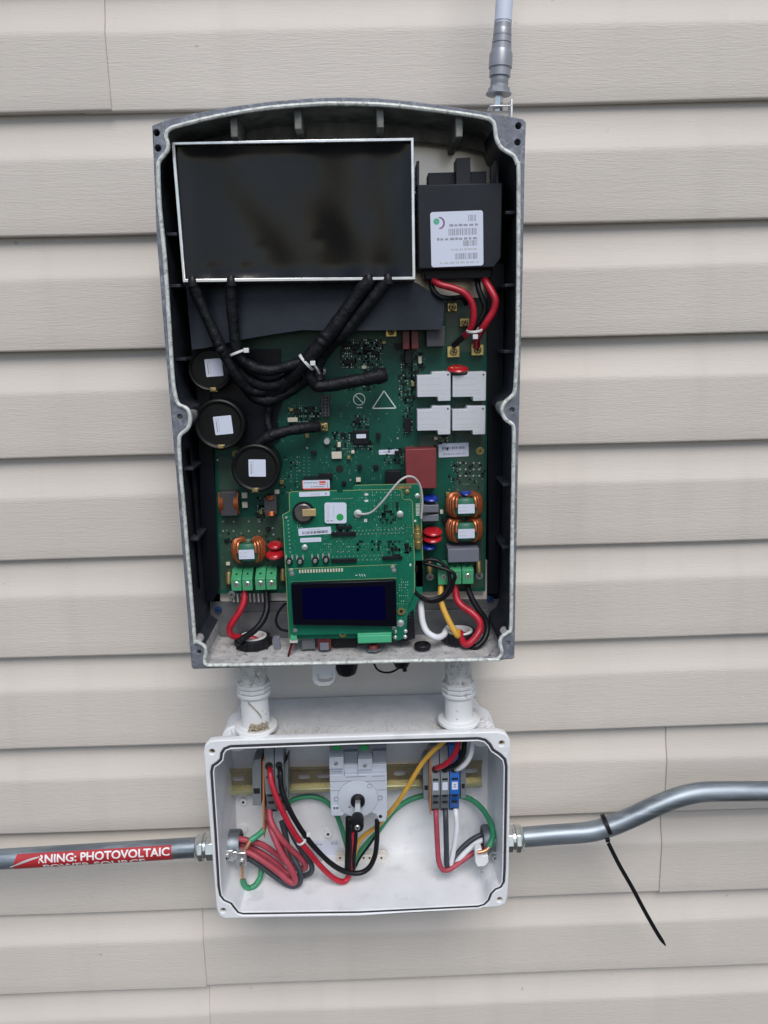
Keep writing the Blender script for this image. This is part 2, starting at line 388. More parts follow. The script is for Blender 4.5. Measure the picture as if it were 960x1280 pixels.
def sticker(name, parent, c, w, h, items, base=None, ang=0.0, th=0.00025, r=0.0008, tilt=0.0):
    """flat label facing -Y. c: centre; items: (u0,v0,u1,v1,material) in 0..1 from the upper left"""
    mb = MB(); mats = [base or m_paper]
    ca, sa = math.cos(ang), math.sin(ang)
    def T(x, z): return (c[0] + x*ca - z*sa, c[2] + x*sa + z*ca)
    mb.prism([T(*p) for p in rrect(-w/2, w/2, -h/2, h/2, min(r, h/3), 3)], c[1] - th, c[1])
    for it in items:
        u0, v0, u1, v1, m = it[:5]
        if m not in mats: mats.append(m)
        k = mats.index(m)
        if len(it) > 5:      # round spot
            mb.prism([T(*p) for p in circ((u0-.5)*w, (.5-v0)*h, u1*w, 18)], c[1] - th - 0.00012, c[1] - th + 0.0001, k)
        else:
            mb.prism([T(x, z) for x, z in (((u0-.5)*w, (.5-v0)*h), ((u1-.5)*w, (.5-v0)*h), ((u1-.5)*w, (.5-v1)*h), ((u0-.5)*w, (.5-v1)*h))],
                     c[1] - th - 0.00012, c[1] - th + 0.0001, k)
    return mb.build(name, mats, parent, smooth=False)
def bars(u0, u1, v0, v1, n, m=None, fill=0.55):
    out = []; u = u0; d = (u1 - u0) / n
    while u < u1:
        wd = d * random.choice((0.4, 0.6, 1.0)) * fill * 1.6
        out.append((u, v0, min(u + wd, u1), v1, m or m_ink)); u += wd + d * random.choice((0.35, 0.6, 0.9))
    return out
def words(u0, u1, v0, v1, n, m=None):
    out = []; u = u0; d = (u1 - u0) / n
    while u < u1:
        wd = d * random.uniform(0.5, 0.95)
        out.append((u, v0 + (v1-v0)*random.uniform(0, .25), min(u + wd, u1), v1, m or m_inkgrey)); u += wd + d * random.uniform(0.15, 0.4)
    return out
def screw_head(mb, c, r, h=0.002, m=0, mslot=1, axis=(0,-1,0), ang=0.4, cross=True):
    mb.lathe(c, axis, [(0, r), (h*0.55, r), (h, r*0.75)], 18, m)
    a = Vector(axis); u = a.orthogonal().normalized(); w = a.cross(u)
    for q in ((ang, ang + math.pi/2) if cross else (ang,)):
        d = u*math.cos(q) + w*math.sin(q); e = a.cross(d); cc = Vector(c) + a*(h + 0.00005)
        L, t = r*0.62, r*0.13
        mb.add([cc + d*L + e*t, cc - d*L + e*t, cc - d*L - e*t, cc + d*L - e*t], [(0,1,2,3)], mslot)

# ================================================================== GROUND AND WALL
gm = MB().add([(-120, -120, -1.42), (120, -120, -1.42), (120, 60, -1.42), (-120, 60, -1.42)], [(0,1,2,3)])
g = gm.build('ground', m_ground, None, smooth=False); g['kind'] = 'structure'
LAP, Z0 = 0.12, 0.3081
wall = thing('house_wall', 'beige vinyl house wall of horizontal wood-grain laps behind the boxes', 'wall', (0, 0.02, -1.4))
def course(k):
    """profile (y, z, material) of one course whose drip edge lies at Z0 - k*LAP"""
    zt = Z0 - (k - 1)*LAP; P = []
    for t, y in ((-.008, .0101), (0.0, .0100), (.006, .0099), (.014, .0094), (.022, .0083), (.029, .0066), (.035, .0046), (.040, .0026), (.0435, .0013)):
        P.append((y, zt - t, 1))
    for t, y in ((.046, .0005), (.050, .0003), (.075, .0000), (.100, -.0003), (.1172, -.0006)): P.append((y, zt - t, 0))
    P += [(-.0003, zt - .1189, 0), (.0006, zt - .1198, 0), (.0018, zt - .1200, 0), (.0106, zt - .1197, 0)]
    return P
def siding(k, x0, x1, dy, end=1):
    prof = course(k) + course(k + 1)
    nx = max(2, int((x1 - x0) / 0.035)); mb = MB(); n = len(prof); vs = []
    ph = [random.uniform(0, 6.3) for _ in range(4)]
    for i in range(nx + 1):
        x = x0 + (x1 - x0)*i/nx
        for j, (y, z, mm) in enumerate(prof):
            q = j % (n // 2)
            amp = 0.0006 if q >= 9 else 0.0002
            sag = (math.sin(x*7 + ph[0])*0.5 + math.sin(x*17 + ph[1])*0.3)
            vs.append((x, y + dy + amp*sag, z + (0.0007*(math.sin(x*5 + ph[2]) + .5*math.sin(x*13 + ph[3])) if 13 <= q else 0)))
    fs = []; ms = []
    for i in range(nx):
        for j in range(n - 1):
            if j == n//2 - 1: continue
            a = i*n + j; fs.append((a, a + n, a + n + 1, a + 1)); ms.append(0 if min(prof[j][2], prof[j+1][2]) == 0 else 1)
    if dy < 0:                                   # the lapped panel ends in a turned edge
        a = nx*n if end > 0 else 0; b0 = len(vs)
        vs += [(vs[a + j][0], vs[a + j][1] + .0035, vs[a + j][2]) for j in range(n)]
        for j in range(n - 1):
            if j != n//2 - 1: fs.append((a + j, b0 + j, b0 + j + 1, a + j + 1)); ms.append(0)
    mb.v = vs; mb.f = fs; mb.m = ms
    return mb.build('siding_panel', [m_side, m_side2], wall)
seams = {}
for k in range(-7, 17, 2):
    xs = at({-1: 134, 7: 830, 9: 258}.get(k, 0), {-1: 70, 7: 1010, 9: 1220}.get(k, 0), 0).x if k in (-1, 7, 9) else (1.05 if k % 4 == 1 else -1.15)
    if k == 7: siding(k, -2.2, xs + 0.03, 0.0003); siding(k, xs, 2.2, -0.0022, -1)
    else: siding(k, -2.2, xs, -0.0022); siding(k, xs - 0.03, 2.2, 0.0003)
sh = MB().box(-2.2, 2.2, 0.014, 0.05, -1.42, 1.3).build('sheathing', m_backgrey, wall)

# ================================================================== INVERTER CASE
YF, YP, YB = -0.1507, -0.068, -0.086
inv = thing('inverter', 'opened grey cast aluminium inverter case with arched top on the siding', 'inverter', (-0.01, YF/2, -0.248))
F = lambda pts, Y=YF: [(at(x, y, Y).x, at(x, y, Y).z) for x, y in pts]
outer = F([(190,157),(207,150),(240,142),(290,133),(340,126.5),(390,122.5),(425,121.5),(470,122.5),(520,127),(570,134),(610,140.5),(640,146),(654,149),(657.5,153),
           (656,200),(653.5,340),(647.5,580),(643,822),(640,824),(520,828),(420,831),(300,834.5),(242,836.5),(239.5,834),(220,590),(207,440),(196,300)])
inner_px = [(207,172),(208,165),(213,160),(225,156),(270,145),(330,134.8),(390,129.8),(425,128.8),(480,130.3),(530,135.5),(580,142),(606,146.5),(615,150.5),(619,157),
            (621,172),(626,183),(634,189),(643,195),(647,205),(649,220),(648,398),(645.5,470),(644,489),(640,496),(632,503),(628,512),(632,523),(640,529),(643,538),(642.5,580),(640.5,700),(639.5,780),(636,790),
            (628,796),(625.5,803),(627.5,811),(627.5,818),(623,823),(616,825),(520,828.3-2),(440,828.5),(350,830.5),(268,832),(259,831.5),(255,827),(256.5,815),(255,808),(249,804),(243.5,800),(242,790),
            (229.5,640),(225,590),(223,552),(226,542),(234,535),(237,524),(234,512),(226,508),(220.5,502),(216,480),(213,440),(205.5,325),(199,260),(197,215),(198,202),(204,194),(209,187),(209,180)]
inner = F(inner_px)
holes_px = [(195.5,166,3.7),(197.3,185.3,3.7),(648,157.5,3.5),(647,178,3.5),(224.5,521,3.2),(640,512.5,3.2),(248.5,815,3.0),(635,804,3.0)]
def px_r(r, Y): return r*(Y - CAM.y)/FPX
holes = [circ(*F([(x, y)])[0], px_r(r, YF), 16) for x, y, r in holes_px]
plate('flange', [outer, inner] + holes, YF + 0.004, 0.008, m_cast, inv, 0.0007)
shellm = MB()
shellm.prism([(x*1.0, z) for x, z in outer], YF + 0.0085, -0.020, 0, caps=False)
shellm.build('outer_shell', m_cast, inv)
# lip: a rounded ridge that follows the opening
def inset(loop, d):
    n = len(loop); out = []
    a = sum(loop[i][0]*loop[(i+1)%n][1]-loop[(i+1)%n][0]*loop[i][1] for i in range(n)); sg = 1 if a > 0 else -1
    for i in range(n):
        p, q, r_ = Vector(loop[i-1]), Vector(loop[i]), Vector(loop[(i+1) % n])
        t = (r_ - p).normalized(); out.append((q.x - t.y*d*sg, q.y + t.x*d*sg))
    return out
lipc = smooth_path([(x, YF - 0.0006, z) for x, z in inset(inner, 0.0007)], 3, True)
MB().tube(lipc, 0.0019, 8, closed=True).build('lip', m_lip, inv)
# inside walls, one strip each for roof, sides and floor
n_in = len(inner)
def strip(name, idx, m, y1, ins):
    mb = MB(); A = [inner[i % n_in] for i in idx]; Bq = [inset(inner, ins)[i % n_in] for i in idx]; n = len(idx)
    vs = [(x, YF + 0.001, z) for x, z in A] + [(x, y1, z) for x, z in Bq]
    mb.add(vs, [(i, i + 1, i + 1 + n, i + n) for i in range(n - 1)])
    return mb.build(name, m, inv)
strip('roof_wall', list(range(0, 14)), m_ceil, YP, 0.001)
strip('side_wall', list(range(13, 36)), m_tub, YP, 0.001)
strip('bottom_wall', list(range(35, 47)), m_floor, YP + 0.01, 0.001)
strip('side_wall', list(range(46, n_in + 1)), m_tub, YP, 0.001)
# ribs on the roof and sides
for px, py in ((290,143),(371,133),(475,131),(575,143)):
    a = at(px, py, YF)
    MB().box(a.x - .0032, a.x + .0032, YF + .006, YP, a.z - .017, a.z + .004).build('rib', m_ceil, inv, bevel=.001)
for py in (262, 355, 440, 610, 690):
    a = at(648 - (py-200)*0.0135, py, YF)
    MB().box(a.x - .008, a.x + .002, YF + .016, YP, a.z - .0015, a.z + .0015).build('rib', m_tub, inv, bevel=.0006)
for py in (290, 356, 450, 590, 680):
    a = at(198 + (py-200)*0.073, py, YF)
    MB().box(a.x - .002, a.x + .008, YF + .016, YP, a.z - .0015, a.z + .0015).build('rib', m_tub, inv, bevel=.0006)
# back of the tub
bx0, bx1 = at(203, 300, YF).x, at(650, 300, YF).x
MB().prism([(x, z) for x, z in inset(inner, -0.001)], YP - 0.0, YP + 0.004).build('back_plate', m_filmblack, inv)
def arcpiece(name, pts, Y, th, m, bevel=.0006):
    mb = MB(); mb.ppoly(pts, Y, Y + th); return mb.build(name, m, inv, bevel=bevel)
arcpiece('head_panel', [(225,166),(290,158),(380,152.5),(440,152),(520,157),(575,165),(605,172),(613,180),(614,200),(607,191),(585,184.5),(540,178.5),(500,175.5),(225,190)], YP - .022, .003, m_ceil)
arcpiece('bright_plate', [(500,176),(540,179),(585,185),(608,192),(612,203),(613,240),(613,400),(500,400)], YP - .0075, .003, m_polish)
arcpiece('pale_plate', [(275,700),(275,752),(609,749),(609,700)], YP - .0085, .003, m_plate)
arcpiece('finned_plate', [(290,712),(290,753),(338,753),(338,712)], YP - .0125, .003, m_backgrey, .0003)
for k in range(9):
    a, b, c, d = rect(291 + 5.2*k, 736, 293 + 5.2*k, 752, YP - .0125)
    MB().box(a, b, YP - .0145, YP - .0122, c, d).build('fin', m_plate, inv)
arcpiece('lower_panel', [(262,752),(345,752.5),(610,749),(640,749),(640,800),(262,800)], YP - .0095, .002, m_backgrey)
arcpiece('step_panel', [(300,766),(610,762),(612,800),(296,800)], YP - .014, .004, m_backgrey)
# black films that stand between board and case
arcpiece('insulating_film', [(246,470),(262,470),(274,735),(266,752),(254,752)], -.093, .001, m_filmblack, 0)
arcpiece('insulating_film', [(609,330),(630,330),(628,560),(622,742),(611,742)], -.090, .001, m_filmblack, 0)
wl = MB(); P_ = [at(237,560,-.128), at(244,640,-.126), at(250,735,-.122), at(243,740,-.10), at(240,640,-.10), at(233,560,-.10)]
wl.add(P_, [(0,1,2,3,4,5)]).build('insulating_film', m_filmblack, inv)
# corner bosses, whitened by oxide
for px, py in ((233,522),(245,808),(632,512),(634,799)):
    a = at(px, py, YF); sx = 1 if px < 400 else -1
    MB().lathe((a.x - sx*0.002, YF + .004, a.z), (0, 1, 0), [(0, .0072), (.012, .0075), (.03 if py > 600 else .05, .004)], 18).build('screw_boss', m_ceil if py < 600 else m_floor, inv)
# small screws on the back
for px, py, mm in ((421,163,m_bluescrew),(273,762,m_bluescrew),(613,748,m_bluescrew)):
    mb = MB(); screw_head(mb, at(px, py, YP - .010), .0038, .003); mb.build('screw', [mm, m_hole], inv)
# floor fittings: ring nuts, plug, grommet
ZF = at(400, 829, YF).z + 0.002
def ring_nut(px, py, ro, ri, h, label):
    c = atz(px, py, ZF); mb = MB()
    mb.lathe(c, (0,0,1), [(0, ro), (h*.8, ro), (h, ro*.96), (h, ri), (h*.3, ri)], 30, 0, cap=False)
    for k in range(10):
        a = 2*math.pi*k/10; p = c + Vector((math.cos(a)*ro, math.sin(a)*ro, h*.42))
        mb.box(p.x-.0016, p.x+.0016, p.y-.0016, p.y+.0016, p.z-h*.4, p.z+h*.42, 0)
    mb.lathe(c + Vector((0,0,h*.2)), (0,0,1), [(0, ri*1.0), (h*.86, ri*1.0), (h*.9, ri*.78), (0, ri*.76)], 28, 1, cap=False)
    mb.lathe(c + Vector((0,0,h*.1)), (0,0,1), [(0, ri*.8), (.0004, ri*.8)], 24, 2)
    return mb.build('ring_nut', [m_blk, m_pvc, m_hole], inv, bevel=.0004)
RN1 = atz(317, 806, ZF); RN2 = atz(574, 799, ZF)
ring_nut(317, 806, .0185, .0145, .010, ''); ring_nut(574, 799, .0180, .0145, .010, '')
pc = atz(528, 809, ZF)
MB().lathe(pc, (0,0,1), [(0, .0088), (.003, .0088), (.004, .008), (.004, .0062), (.0025, .006), (.0025, .0001)], 24).build('hole_plug', m_blk, inv)
gc = atz(467, 812, ZF)
mb = MB(); mb.lathe(gc, (0,0,1), [(0, .0080), (.0018, .0080), (.0022, .0072)], 6, 0); mb.lathe(gc, (0,0,1), [(.0022, .0055), (.005, .0050), (.006, .004)], 18, 1)
mb.build('bushing', [m_bush, m_redcap], inv)
# under the case: switch tab, knob, tether
ZBt = at(400, 831, YF).z
tabY = -.105
tx = F([(390.5,826),(419.5,826),(419.5,846),(417,852),(411,856.5),(399,857),(393,854),(390.5,849)], tabY)
slot = F([(396.5,849),(398,846.8),(404,848.2),(410,847.8),(415.3,845.5),(416.6,847.6),(414,850.5),(407,852.3),(400,852)], tabY)
st = plate('switch_tab', [tx, slot], tabY, .0022, m_warnw, inv, .0003)
for ch, px, py in (('0', 396.0, 847.0), ('1', 413.6, 845.0)):
    tm = text_mesh(ch, .0058); a = at(px, py, tabY - .0012); mb = MB(); add_mesh(mb, tm, lambda v: (a.x + v.x, tabY - .00125, a.z + v.y))
    mb.build('switch_mark', m_inkgrey, st, smooth=False)
c = at(433, 829, -.098); kl = ZBt - at(433, 843.5, -.098).z; MB().lathe((c.x, -.098, ZBt), (0,0,-1), [(0, .0125), (kl*.75, .0122), (kl*.93, .010), (kl, .006)], 26).build('switch_knob', m_blk, inv)
wire('tether', [(467,828,-.10),(471,836,-.10),(478,840,-.10),(487,840.5,-.10),(494,838,-.10),(500,834,-.10)], .0011, m_blk, inv)
mb = MB(); c = at(502, 833, -.10); kl = ZBt - at(502, 834, -.10).z; mb.lathe((c.x, -.10, ZBt + .001), (0,0,-1), [(0,.0095),(kl*.8,.0095),(kl,.007)], 20); mb.box(c.x+.001, c.x+.0055, -.102, -.098, c.z-.0055, c.z+.004)
mb.build('port_cap', m_blk, inv)
# mounting bracket for the antenna
mb = MB(); a = at(633, 120, -.095)
mb.pbox(612, 131, 641, 133, -.100, -.085); mb.pbox(638.3, 124, 641, 150, -.100, -.085)
mb.build('antenna_bracket', m_galv, inv, bevel=.0004)

# ================================================================== CHOKE BOX (black potted box in a zinc frame)
cb = thing('potted_box', 'shiny black potted box in a thin silvery metal frame at the case top', 'choke box', tuple(at(370, 265, -.10)))
YC = -.1420
fo = F([(214,177.5),(517,172),(519.5,349.5),(228.5,353)], YC); fi = F([(218.5,181),(513.5,176),(515.8,345.8),(231.5,348.8)], YC)
plate('frame', [fo, fi], YC + .002, .004, m_galv, cb, .0004)
mb = MB(); mb.prism(inset(fo, .0004) if False else fo, YC + .0041, -.080, 0, caps=False); mb.build('casing', m_galv, cb)
# wavy sheet, its tilts shaped to put dark reflection bands in the front
gx0, gx1 = (fi[0][0] + fi[3][0])/2 - .004, (fi[1][0] + fi[2][0])/2 + .004
gz0, gz1 = (fi[2][1] + fi[3][1])/2 - .003, (fi[0][1] + fi[1][1])/2 + .003
NX, NZ = 46, 28; vs = []
def wav(u, v):
    sl0 = .16*math.exp(-((u-.66)/.10)**2) + .13*math.exp(-((u-.86)/.05)**2) + .09*math.exp(-((u-.22-.18*(1-v))/.09)**2) - .03
    d = sl0*(v - .55)*.13*.62
    e = min(u, 1-u, v*0.6, (1-v)*0.6); d += .0022*math.exp(-(e/.035)**2)
    d += .0006*math.sin(3.1*u*2 + 1.2 + 1.7*v) * math.sin(2.6*v*2 + .5) + .0003*math.sin(9*u - 4*v) + .00012*math.sin(21*u + 13*v)
    for cx, cz, a, s in ((.33,.25,.0005,.018),(.58,.30,.0006,.02),(.12,.08,.0012,.03),(.27,.08,.0013,.03),(.80,.5,.0004,.02),(.47,.72,.0004,.016)):
        d -= a*math.exp(-((u-cx)**2 + ((v-cz)*.6)**2)/s**2)
    return d
for j in range(NZ + 1):
    for i in range(NX + 1):
        u, v = i/NX, j/NZ; sl_ = (fi[3][0] - fi[0][0])*(1-v)*(1-u) + (fi[2][0]-fi[1][0])*(1-v)*u
        x = (fi[0][0] - .003) + (fi[1][0] - fi[0][0] + .006)*u + sl_; vs.append((x, YC + .0095 - wav(u, v), gz0 + (gz1 - gz0)*v))
mb = MB(); mb.add(vs, [(j*(NX+1)+i, j*(NX+1)+i+1, (j+1)*(NX+1)+i+1, (j+1)*(NX+1)+i) for j in range(NZ) for i in range(NX)])
mb.build('potted_front', m_pot, cb)
for px in (240, 288.5, 461, 485):
    a = at(px, 351 - (px-230)*0.012, YC); mb = MB(); mb.lathe((a.x, YC + .003, a.z + .004), (0,0,-1), [(0,.0030),(.003,.0048),(.006,.0050),(.009,.0050)], 16)
    mb.build('cable_grommet', m_blk, cb)

# slate plastic sheet beneath it
colx = [231, 250, 272, 290, 305, 340, 378, 420, 460, 500, 522, 545, 555]
boty = [437, 436, 432, 427, 424, 418, 412.5, 413.5, 413, 412.6, 412.3, 412, 412]
topy = [345, 345, 345, 345, 345, 345, 345, 345, 345, 345, 354, 369, 376]
mb = MB(); NR = 6; vs = []
for k, x in enumerate(colx):
    for r_ in range(NR + 1):
        f = r_/NR; y = topy[k] + (boty[k] - topy[k])*f
        xx = x + (9*f if k == 0 else 0) + (-2*f if k == 12 else 0)
        vs.append(at(xx, y, -.110 - .007*math.sin((x-231)/325*3.0) - .009*(y-345)/90 - .0022*math.sin((x-231)/33 + f*1.2) - .0012*math.sin((x-231)/13 + 2*f)*f))
nv = len(vs); vs += [p + Vector((0, .0012, 0)) for p in vs]
fs = []
for k in range(len(colx) - 1):
    for r_ in range(NR):
        a = k*(NR+1) + r_; fs.append((a, a+1, a+NR+2, a+NR+1)); fs.append((nv+a, nv+a+NR+1, nv+a+NR+2, nv+a+1))
    a = k*(NR+1) + NR; fs.append((a, nv+a, nv+a+NR+1, a+NR+1))
for r_ in range(NR):
    a = r_; fs.append((a, nv+a, nv+a+1, a+1)); a = (len(colx)-1)*(NR+1) + r_; fs.append((a, a+1, nv+a+1, nv+a))
mb.add(vs, fs)
tag(mb.build('plastic_sheet', m_flap, None), 'thin slate grey plastic sheet hanging under the shiny black box', 'plastic sheet')

# ================================================================== FILTER BOX with label
fb = thing('filter_box', 'matt black plastic filter box with white label at the upper right', 'filter box', tuple(at(575, 280, -.10)))
YE = -.132
mb = MB()
mb.ppoly([(522,231),(628,228),(626.5,322),(618,334.5),(523,336.5)], YE, -.085)
mb.build('housing', m_filter, fb, bevel=.0012)
MB().ppoly([(570,197.5),(588,196.5),(588.5,231),(570,232)], YE + .001, -.11).build('clip', m_filter, fb, bevel=.0006)
MB().ppoly([(535,216),(608,214),(608,231),(535,232)], YE + .012, -.10).build('rear_tab', m_filter, fb, bevel=.0006)
MB().ppoly([(521,201),(524,201),(524,232),(521,232)], YE + .002, -.10).build('guide', m_filter, fb, bevel=.0003)
MB().ppoly([(619.5,200),(623,200),(623.5,232),(619.5,232)], YE + .002, -.10).build('guide', m_filter, fb, bevel=.0003)
MB().ppoly([(528,334),(616,332),(614,348),(532,350)], YE + .012, -.09).build('lower_housing', m_blk, fb, bevel=.001)
lx0, lx1, lz0, lz1 = rect(538.5, 264, 604, 333, YE - .0003)
lw, lh = lx1 - lx0, lz1 - lz0; lc = Vector(((lx0+lx1)/2, YE - .0002, (lz0+lz1)/2))
it = []
it += bars(.72,.88,.07,.185,7,m_inkgrey) + bars(.34,.88,.31,.43,22,m_inkgrey) + bars(.62,.88,.53,.63,12,m_inkgrey) + bars(.46,.88,.76,.87,17,m_inkgrey)
it += words(.36,.90,.225,.27,6,m_inkgrey) + words(.12,.90,.47,.515,9,m_inkgrey) + words(.38,.90,.665,.705,6,m_inkfaint) + words(.16,.90,.905,.945,7,m_inkfaint)
it += [(.115, .17, .058, 0, m_inkteal, 1)]
ls = sticker('label_sticker', fb, lc, lw, lh, it, ang=R(0.8), r=.0022)
mb = MB()      # plum crescent beside the green spot
pts_o = [(.165 + .105*math.cos(R(a)), .205 - .110*math.sin(R(a))) for a in range(100, -95, -12)]
pts_i = [(.160 + .078*math.cos(R(a)), .205 - .088*math.sin(R(a))) for a in range(-85, 95, 12)]
poly = [(lc.x + (u-.5)*lw, lc.z + (.5-v)*lh) for u, v in pts_o + pts_i]
mb.prism(poly, lc.y - .00037, lc.y - .0002); mb.build('logo_crescent', m_inkplum, ls, smooth=False)

# ================================================================== ANTENNA
an = thing('antenna', 'white rod antenna with grey ribbed connector above the case corner', 'antenna', tuple(at(622, 122, -.092)))
YA = -.092
a0, a1 = at(622.5, 131, YA), at(630.5, 0, YA); ax = (a1 - a0).normalized(); L = (a1 - a0).length
pxm = px_r(1, YA)
MB().lathe(a0, ax, [(-.006, .0045), (.0085, .0045)], 6).build('hex_nut', m_chrome, an)
MB().lathe(a0, ax, [(.0085, .0118), (.0100, .0118)], 24).build('washer', m_antg, an); MB().lathe(a0, ax, [(.0100, .0100), (.0145, .0100)], 6).build('hex_nut', m_antg, an)
MB().lathe(a0, ax, [(.0145,.0084),(.0165,.0084),(.0167,.0080),(.0185,.0084),(.0187,.0080),(.0205,.0084),(.0235,.0082),(.0237,.0098),(.0310,.0098),(.0312,.0108),(.0420,.0108),(.046,.0094)], 24).build('collar', m_antg, an)
mb = MB()
for k in range(4): mb.lathe(a0, ax, [(.046 + .006*k, .0092 - .0004*k), (.0510 + .006*k, .0090 - .0004*k), (.0512 + .006*k, .0081), (.0521 + .006*k, .0081)], 22)
mb.build('ribbed_sleeve', m_antg, an)
MB().lathe(a0, ax, [(.068, .0079), (.32, .0079)], 24).build('rod', m_ant, an)

# ================================================================== MAIN CIRCUIT BOARD
mbd = thing('main_circuit_board', 'large dark green power circuit board crowded with parts inside the inverter', 'circuit board', tuple(at(437, 550, YB)))
bm_ = MB(); bm_.ppoly([(264,395),(556,395),(556,374),(611,374),(606.5,739),(272,742)], YB, YB + .0022)
board = bm_.build('board', m_pcb, mbd, smooth=False)
for pts in ([(558,372),(608,372),(607.5,440),(558,440)], [(569,505),(606,500),(604,735),(570,735)], [(275,648),(352,645),(352,736),(275,737)], [(273,570),(292,575),(300,612),(274,612)], [(524,545),(566,540),(566,558),(524,560)]):
    q = MB(); q.ppoly(pts, YB - .00015, YB + .0005); q.build('copper_area', m_pcbpale, board, smooth=False)
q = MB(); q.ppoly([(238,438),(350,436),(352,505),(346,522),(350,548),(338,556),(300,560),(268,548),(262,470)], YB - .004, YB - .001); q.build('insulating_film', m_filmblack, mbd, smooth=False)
def B(px, py, h=0.0): return at(px, py, YB - h)
def sub(mb, name, mats, parent=None, **k): return mb.build(name, mats, parent or mbd, **k)
# silkscreen
def line2(mb, p, q, w, Y, m=0, th=.0002):
    p = Vector(p); q = Vector(q); d = (q - p).normalized(); nn = Vector((-d.z, 0, d.x))*w/2
    mb.prism([((p+nn).x,(p+nn).z),((q+nn).x,(q+nn).z),((q-nn).x,(q-nn).z),((p-nn).x,(p-nn).z)], Y - th, Y, m)
mb = MB(); T3 = [at(480,488.5,YB), at(495,510,YB), at(465.5,510.5,YB)]
for i in range(3): line2(mb, T3[i], T3[(i+1)%3], .0011, YB)
sub(mb, 'warning_triangle', m_silk, board, smooth=False)
mb = MB(); cc = at(449, 499, YB); rr = .0058
for k in range(24):
    a, b = 2*math.pi*k/24, 2*math.pi*(k+1)/24
    line2(mb, cc + Vector((math.cos(a),0,math.sin(a)))*rr, cc + Vector((math.cos(b),0,math.sin(b)))*rr, .0008, YB)
line2(mb, cc + Vector((-.7*rr,0,.7*rr)), cc + Vector((.7*rr,0,-.7*rr)), .0008, YB)
for k in range(4): line2(mb, cc + Vector((-.0026 + .0015*k, 0, -.0085)), cc + Vector((-.0017 + .0015*k, 0, -.0085)), .0012, YB)
sub(mb, 'prohibition_mark', m_silk, board, smooth=False)
# fine printing, pads and chips too small to count
def clutter(name, parent, m, zones, Y, th, wmin, wmax, hmin, hmax):
    q = MB()
    for x0, y0, x1, y1, n in zones:
        for _ in range(int(n*1.7)):
            gx, gy = round(random.uniform(x0, x1)/2.6)*2.6, round(random.uniform(y0, y1)/3.4)*3.4
            p = at(gx, gy, Y); w, h = random.uniform(wmin, wmax), random.uniform(hmin, hmax)
            if int(gy/3.4 + gx/11) % 3 == 0: w, h = h, w
            q.box(p.x - w/2, p.x + w/2, Y - th, Y + .0001, p.z - h/2, p.z + h/2)
    o = q.build(name, m, parent, smooth=False); o['kind'] = 'stuff'; return o
def rowpads(q, x0, y0, x1, y1, n, Y, w, h, th=.0003):
    for k in range(n):
        t = k/(n - 1) if n > 1 else 0
        p = at(x0 + (x1-x0)*t, y0 + (y1-y0)*t, Y); q.box(p.x-w/2, p.x+w/2, Y-th, Y+.0001, p.z-h/2, p.z+h/2)
ZB = [(425,425,478,460,60),(455,425,475,470,26),(498,455,518,500,34),(505,440,530,462,20),(360,508,400,530,30),(415,540,440,565,14),(440,520,462,535,12),(440,548,465,560,14),
      (480,560,510,580,12),(350,570,375,620,8),(505,500,515,540,14),(430,470,470,490,8),(330,460,400,475,12),(540,545,560,560,5),(560,575,605,612,12),(320,622,335,650,14),(275,660,350,700,10)]
clutter('printed_marks', board, m_silkdim, ZB + [(300,500,600,560,40),(400,560,520,600,40)], YB, .0002, .0004, .0008, .001, .0026)
clutter('small_chips', board, m_blk, ZB, YB, .0011, .001, .002, .0016, .003)
clutter('chip_terminals', board, m_solder, ZB, YB, .0009, .0005, .0009, .0007, .0014)
q = MB()
for (x0,y0,x1,y1,n) in ((458,432,458,468,9),(466,432,466,468,9),(364,572,364,602,8),(371,572,371,602,8),(380,572,380,602,8),(386,572,386,602,8),(422,561,430,561,3)):
    rowpads(q, x0,y0,x1,y1,n, YB, .0012, .0009)
q.build('pin_row', m_silkdim, board, smooth=False)['kind'] = 'stuff'
q = MB()
for y in (652, 664):
    for x in (279, 292, 311, 324): q.lathe(at(x, y, YB + .0002), (0,-1,0), [(0,.0013),(.0007,.0011),(.0013,.0004)], 8)
for x in (575,582,592,599):
    for y in (579,587,595): q.lathe(at(x, y, YB + .0002), (0,-1,0), [(0,.0014),(.0008,.0012),(.0014,.0004)], 8)
for p in ((341,660),(342,668),(415,629),(438,600),(432,622),(460,480),(497,548),(384,560),(272,575)): q.lathe(at(p[0], p[1], YB + .0002), (0,-1,0), [(0,.0012),(.0007,.0009)], 8)
sub(q, 'solder_joints', m_solder, board)['kind'] = 'stuff'
q = MB()
for x in (571,587):
    for y in (583,591,599): q.box(*[v for v in (at(x,y,YB).x-.001, at(x,y,YB).x+.0016, YB-.0003, YB, at(x,y,YB).z-.001, at(x,y,YB).z+.001)])
sub(q, 'vias', m_hole, board, smooth=False)['kind'] = 'stuff'

